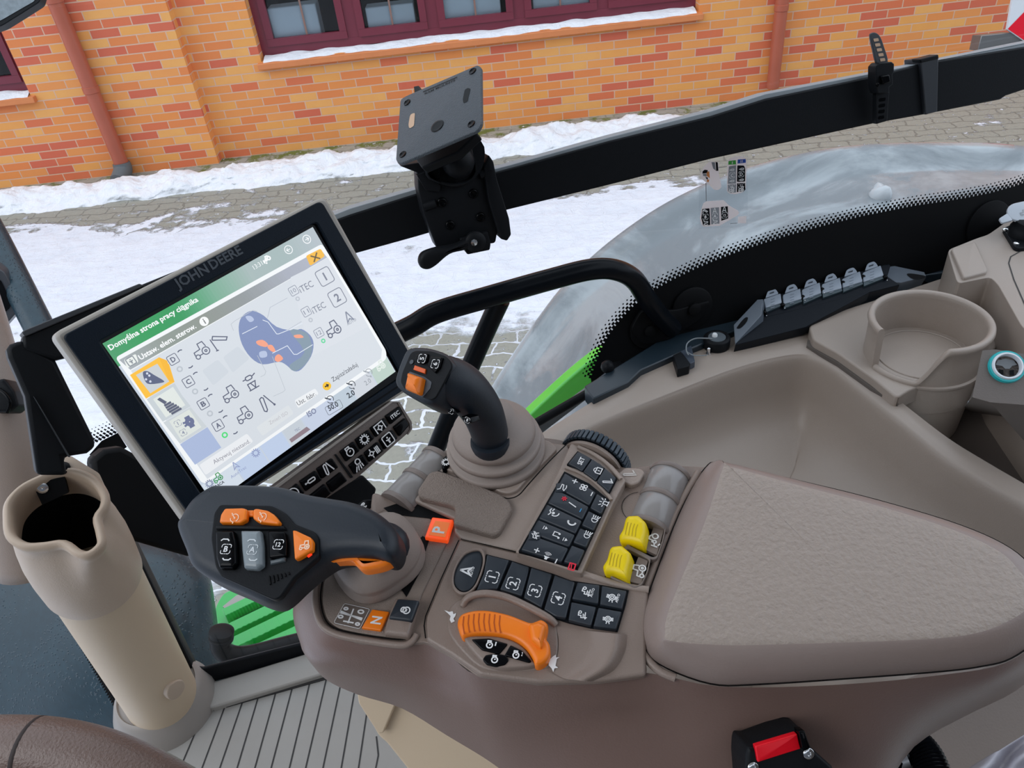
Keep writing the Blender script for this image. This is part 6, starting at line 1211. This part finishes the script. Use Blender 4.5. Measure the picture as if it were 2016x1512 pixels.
# padded lid
base=[(1388,922),(1338,1010),(1279,1164),(1263,1215),(1267,1268),(1299,1308),(1398,1346),(1496,1347),(1694,1334),(1850,1322),(1930,1312),(1990,1296),(2046,1252),(2068,1190),(2040,1130),(1990,1080),(1891,1034),(1733,986),(1575,947),(1427,914)]
topo=[(1424,920),(1387,1030),(1337,1150),(1314,1210),(1309,1245),(1320,1262),(1420,1270),(1520,1269),(1694,1264),(1830,1258),(1915,1248),(1975,1228),(2026,1195),(2032,1160),(2008,1125),(1968,1086),(1882,1045),(1733,997),(1575,956),(1438,919)]
bs,ts=spl(base,5),spl(topo,5)
B=MB(); n_=AR.n
r0=[H(*p,-.012) for p in bs]; r1=[H(*p,.0) for p in bs]; r3=[H(*p,.022) for p in ts]
mid=[a.lerp(b,.55)+n_*(.0035) for a,b in zip(r1,r3)]; mid2=[a.lerp(b,.86)+n_*(.0022) for a,b in zip(r1,r3)]
lidside=mat('lid_side','#91817a',.42,bump=.12,bscale=600)
ringloft(B,[r0,r1,mid,mid2,r3],lidside,True,False); lid=B.build('armrest_lid',arm,ang=180)
B=MB(); c=sum(r3,V((0,0,0)))/len(r3); rg=[r3]
for k,h in ((.97,.0008),(.9,.0012),(.75,.0016),(.5,.002),(.25,.0022),(.05,.0023)): rg.append([c+(p-c)*k+n_*h for p in r3])
ringloft(B,rg,leather,False,True); B.build('lid_pad',lid,label='grained vinyl pad',ang=180)
B=MB(); seam(B,AR,bs,.0005,.0014,sm_,True); B.build('lid_seam',arm,smooth=False)
B=MB(); tube(B,[H(*p,-.001) for p in ((1375,930),(1330,1010),(1270,1163),(1253,1215),(1258,1272),(1292,1316),(1330,1335))],.003,taupe_d,10,4); B.build('lid_lip',arm)
# pedestal below the armrest
QP=Pl(A(800,1450,.86),(-.15,-.75,.6)); B=MB(); prism(B,QP,rnd([(706,1340),(710,1382),(722,1408),(745,1450),(760,1462),(800,1512),(850,1600),(1300,1800),(1400,1500),(1000,1380),(800,1330)],8),-.12,0,beige2); ped=B.build('pedestal',arm,bevel=.006,seg=3,label='sand coloured pedestal')
B=MB(); prism(B,QP,rnd([(700,1345),(706,1385),(720,1407),(744,1444),(754,1444),(785,1370),(780,1350)],4),-.01,.010,beige2); B.build('pedestal_cover',arm,bevel=.003,seg=3)
# ================================================================== left-hand side
# beige tube holder
tb=FLO.P(330,1392); tt=A(108,1003,.80); ax=(tt-tb).normalized(); Ln=(tt-tb).length; TP=Pl(tt,ax)
t=emp('tube_holder',tb,'tall beige tubular holder with a pouring-lip rim standing on the floor at the left','holder')
def Tt(f): return tb+(tt-tb)*f
B=MB(); lathe(B,tb,ax,[(.056,.0),(.0545,.01),(.0535,.10),(.0505,Ln*.74),(.0505,Ln*.76)],beige2,48); B.build('lower_tube',t,label='lighter sand lower tube')
rimpx=[(8,1022),(12,990),(38,960),(75,940),(112,926),(155,925),(193,944),(214,975),(212,1000),(200,1020),(205,1045),(208,1070),(192,1090),(170,1100),(148,1095),(122,1078),(85,1082),(45,1082),(14,1060)]
RP_=[TP.P(*p,0) for p in spl(rimpx,4)]; cen=sum(RP_,V((0,0,0)))/len(RP_); u,w_=basis(ax)
def circ_ring(center,r): return [center+((p-cen)-ax*(p-cen).dot(ax)).normalized()*r for p in RP_]
def insr(d): return inset(RP_,ax,d)
oc=Tt(.755)
B=MB(); rings=[circ_ring(oc,.0535),circ_ring(oc+ax*.004,.0545)]
for k in (.15,.3,.5,.7,.85): 
    c0_=oc.lerp(tt,k); rings.append([a.lerp(b,max(0,(k-.35)/.65)**1.5) if True else a for a,b in zip(circ_ring(c0_,.0545+.003*k),[p-ax*((tt-c0_).length) for p in insr(.004)])])
rings+=[[p-ax*.012 for p in insr(.003)],[p-ax*.006 for p in RP_],[p+ax*.001 for p in insr(-.001)],[p+ax*.005 for p in insr(.002)],[p+ax*.005 for p in insr(.005)],[p+ax*.001 for p in insr(.008)],[p-ax*.008 for p in insr(.008)],[a.lerp(b,.5)-ax*.0 for a,b in zip([p-ax*.04 for p in insr(.009)],circ_ring(tt-ax*.04,.047))]]
ringloft(B,rings,beige,False,False); B.build('upper_cup',t,ang=180)
B=MB(); ringloft(B,[[a.lerp(b,.5) for a,b in zip([p-ax*.0395 for p in insr(.0088)],circ_ring(tt-ax*.0395,.0472))],circ_ring(tt-ax*.07,.044),circ_ring(tt-ax*.16,.040)],blkm,False,True); B.build('dark_liner',t,ang=60)
B=MB(); TB=Pl(tt+ax*.002,ax); prism(B,TB,rnd([(88,938),(128,900),(138,896),(196,932),(205,958),(150,928)],6),-.03,.0,beige); B.build('mounting_tab',t,bevel=.003)
B=MB(); lathe(B,TB.P(123,923,.0),ax,[(.008,0),(.008,.002),(.005,.004),(.0025,.004),(0,.003)],blk,16); B.build('tab_screw',t)
IW=Pl(TP.P(95,965,-.012),(.3,-.9,.35)); B=MB(); prism(B,IW,[(63,952),(127,939),(135,970),(83,994)],-.004,.001,blkm); B.build('inner_plate',t,smooth=False)
B=MB(); lathe(B,IW.P(84,960,.001),IW.n,[(.006,0),(.006,.002),(.003,.003),(0,.002)],chrome,14); B.build('inner_screw',t,label='bright screw inside the cup')
B=MB(); q0=tb+ax*.09; qn=(CAM-q0)+V((.55,0,0)); qn=(qn-ax*qn.dot(ax)).normalized(); BPn=Pl(q0+qn*.0535,qn); pillow(B,BPn,spl([(328,1368),(332,1350),(346,1340),(360,1340),(362,1354),(350,1372),(336,1378)],4),-.01,.003,.002,beige,3); B.build('oval_cover',t)
B=MB(); lathe(B,tb-V((0,0,.002)),(0,0,1),[(.082,0),(.080,.02),(.070,.045),(.066,.052),(.062,.054),(.060,.050)],mat('collar_grey','#8d8680',.5),56); B.build('floor_collar',t,label='grey floor collar')
# windscreen pillar edge behind the tube
B=MB(); prism(B,GP,[(215,1010),(250,1050),(385,1325),(376,1338),(250,1130)],-.02,.004,blk); B.build('trim_9',kind='structure',bevel=.002)
B=MB(); prism(B,GP,[(262,1120),(286,1150),(372,1320),(362,1322),(300,1230)],-.021,.006,mat('dark_green_strip','#0f4a30',.35)); B.build('trim_10',kind='structure',smooth=False)
B=MB(); fpl=Pl(A(150,1280,1.28),(.25,-1,.35)); q=[(85,1130),(105,1140),(262,1410),(250,1425)]; prism(B,fpl,q,-.02,0,blkm)
for i in range(60):
    a=lerp(q[0],q[3],i/60); a=(a[0]-2,a[1]); prism(B,fpl,[(a[0]-5,a[1]+2),(a[0],a[1]),(a[0],a[1]+1.8),(a[0]-5,a[1]+3.8)],-.01,-.001,blkm)
B.build('trim_11',kind='structure',smooth=False)
# A-pillar trim
B=MB(); tube(B,[A(-85,540,1.02),A(-38,690,1.02),A(-2,830,1.02),A(25,960,1.04),A(50,1120,1.08)],.040,taupe,28,5); B.build('wall_pillar',kind='structure',ang=180)
t=emp('pillar_clamp',A(10,780,.98),'small black strapped clamp on the beige pillar at the left edge','clamp')
PC=Pl(A(10,785,.965),(.2,-.7,.6)); B=MB(); pillow(B,PC,rnd([(-20,752),(10,745),(30,770),(38,798),(22,812),(-20,812)],5),-.03,.004,.004,blk,3); B.build('body',t)
B=MB(); tube(B,[PC.P(-5,765,.006),PC.P(12,778,.009),PC.P(20,795,.008),PC.P(14,812,.002)],.0022,blkg,8,4); B.build('cable_tie',t)
# mirror and its arm outside the windscreen
t=emp('side_mirror',A(0,560,2.3),'dark exterior mirror with a wet tubular arm outside the glass at the left edge','mirror')
B=MB(); tube(B,[A(-60,380,2.35),A(-10,470,2.3),A(60,610,2.2),A(100,690,2.15)],.040,wet,20,3); B.build('mirror_arm',t)
MI=Pl(A(0,600,2.2),(.2,-1,.3)); B=MB(); prism(B,MI,rnd([(-60,500),(8,535),(36,592),(33,615),(0,652),(-60,680)],8),-.06,0,mat('mirror_frame','#3b3d42',.4)); B.build('housing',t,bevel=.006)
B=MB(); B.add([MI.P(*p,.002) for p in rnd([(-60,515),(2,552),(22,595),(20,605),(-5,628),(-60,655)],6)],[list(range(len(rnd([(0,0)]*6,6))) if False else range(len(rnd([(-60,515),(2,552),(22,595),(20,605),(-5,628),(-60,655)],6))))],blkg); B.build('mirror_glass',t,smooth=False)
t=emp('upper_mirror',A(20,10,2.6),'corner of a black-framed mirror at the top left edge','mirror')
MU=Pl(A(0,0,2.6),(.2,-1,.5)); B=MB(); prism(B,MU,rnd([(-80,-80),(95,-60),(78,4),(45,25),(5,50),(-80,80)],6),-.05,0,blk); B.build('housing',t,bevel=.005)
B=MB(); q=rnd([(-80,-80),(85,-60),(68,2),(40,18),(2,40),(-80,70)],5); B.add([MU.P(*p,.002) for p in q],[list(range(len(q)))],mat('mirror_surface','#8b9499',.12,metal=.6,var=-.5,vscale=60)); B.build('mirror_glass',t,smooth=False)
# steering wheel rim
t=emp('steering_wheel',A(-60,1560,.55),'brown leather-grained steering wheel rim with a seam at the bottom left','steering wheel')
whm=mat('wheel_vinyl','#6e5a51',.34,bump=.5,bscale=500)
ctr=A(20,2150,.62); wn=(CAM-ctr).normalized(); wn=(wn+V((.15,-.1,.25))).normalized()
pth=[(-230,1530),(-150,1502),(-60,1482),(20,1478),(100,1484),(180,1502),(250,1530),(320,1566),(380,1606),(440,1670),(480,1750)]
WPl=Pl(A(60,1480,.56),(0,-.55,.83)); P_=[WPl.P(*p,0) for p in pth]
B=MB(); tube(B,P_,.0245,whm,32,8,up=(0,0,1)); B.build('rim',t,ang=180)
B=MB(); a=WPl.P(66,1481,0); d=(WPl.P(80,1482.5,0)-a).normalized(); d=(d+WPl.n*.0).normalized(); lathe(B,a,d,[(.0243,-.002),(.0249,-.0012),(.0249,.0012),(.0243,.002)],mat('wheel_seam','#2e2320',.7),40); B.build('rim_seam',t)
# seat belt buckle
t=emp('belt_buckle',A(1530,1500,.52),'black seat belt buckle with a red release button at the bottom edge','buckle')
BPb=Pl(A(1530,1490,.50),(.05,-.75,.66)); zz=lambda *a:[(1400+x/3.273,1350+y/3.273) for x,y in poly(*a)]
B=MB(); pillow(B,BPb,rnd(zz(220,420,230,385,280,388,560,285,600,290,640,395,780,520,760,700,230,700,215,500),4,3),-.03,.0,.003,blk,3); B.build('body',t)
B=MB(); pillow(B,BPb,rnd(zz(283,388,552,308,575,405,300,492),2),-.002,.003,.0008,mat('buckle_red','#e8001c',.35),2); B.build('release_button',t,label='red release button')
B=MB(); pillow(B,BPb,rnd(zz(562,290,600,288,640,400,600,420,585,400),2),-.002,.006,.001,blkg,2); B.build('side_rib',t)
for x,y in ((627,437),(270,528)): B=MB(); lathe(B,BPb.P(*zz(x,y)[0],.0005),BPb.n,[(.0036,0),(.0036,.0006),(.003,.001),(.0014,.001),(.001,.0004),(0,.0004)],chrome,16); B.build('screw',t,label='bright screw')
# corrugated hose with steel band
t=emp('corrugated_hose',A(1830,1520,.62),'black corrugated hose with a steel band at the bottom right','hose')
p0,p1,p2=A(1785,1452,.66),A(1822,1490,.64),A(1850,1560,.62)
B=MB(); pts=[];rs=[]
path=spl([tuple(p0),tuple(p1),tuple(p2)],36,False)
for i,p in enumerate(path): pts.append(p); rs.append(.0125+.0022*(1 if i%3==0 else -.6))
tube(B,pts,rs,mat('hose_black','#15171b',.22),18,1); B.build('hose',t,ang=20)
B=MB(); tube(B,[A(1705,1512,.64),A(1740,1500,.64),A(1772,1492,.645)],.012,blkg,16,4); B.build('pipe_end',t)
B=MB(); a=A(1762,1494,.645); d=(A(1790,1485,.645)-a).normalized(); lathe(B,a,d,[(.0125,-.004),(.0145,-.004),(.0145,.006),(.0125,.006)],metal,28); B.build('steel_band',t)
# protective film on the seat corner and the seat side behind it
film=mat('film_white','#d4d3de',.25,trans=.25,bump=.5,bscale=20)
B=MB(); g=[]
for i in range(9):
    row=[]
    for j in range(7):
        x=1865+j*42-i*6; y=1540-j*26+i*24; d=.52+.012*math.sin(j*2.1+i*1.3)+.008*math.sin(i*3.3+j); row.append(A(x,y,d))
    g.append(row)
sheet(B,g,film,5,5); B.build('plastic_film',label='crumpled translucent protective film at the lower right corner',cat='film',solid=.0005,ang=180,centre=True)
B=MB(); PN=Pl(A(1900,1450,.80),(-.1,-.6,.8)); prism(B,PN,[(1600,1420),(1850,1330),(2150,1200),(2300,1700),(1600,1750)],-.05,0,mat('seat_base','#7c716a',.6,bump=.2,bscale=400)); B.build('seat_base_cover',label='plain grey-brown seat base panel under the rear end of the armrest',cat='seat base',bevel=.01,centre=True)
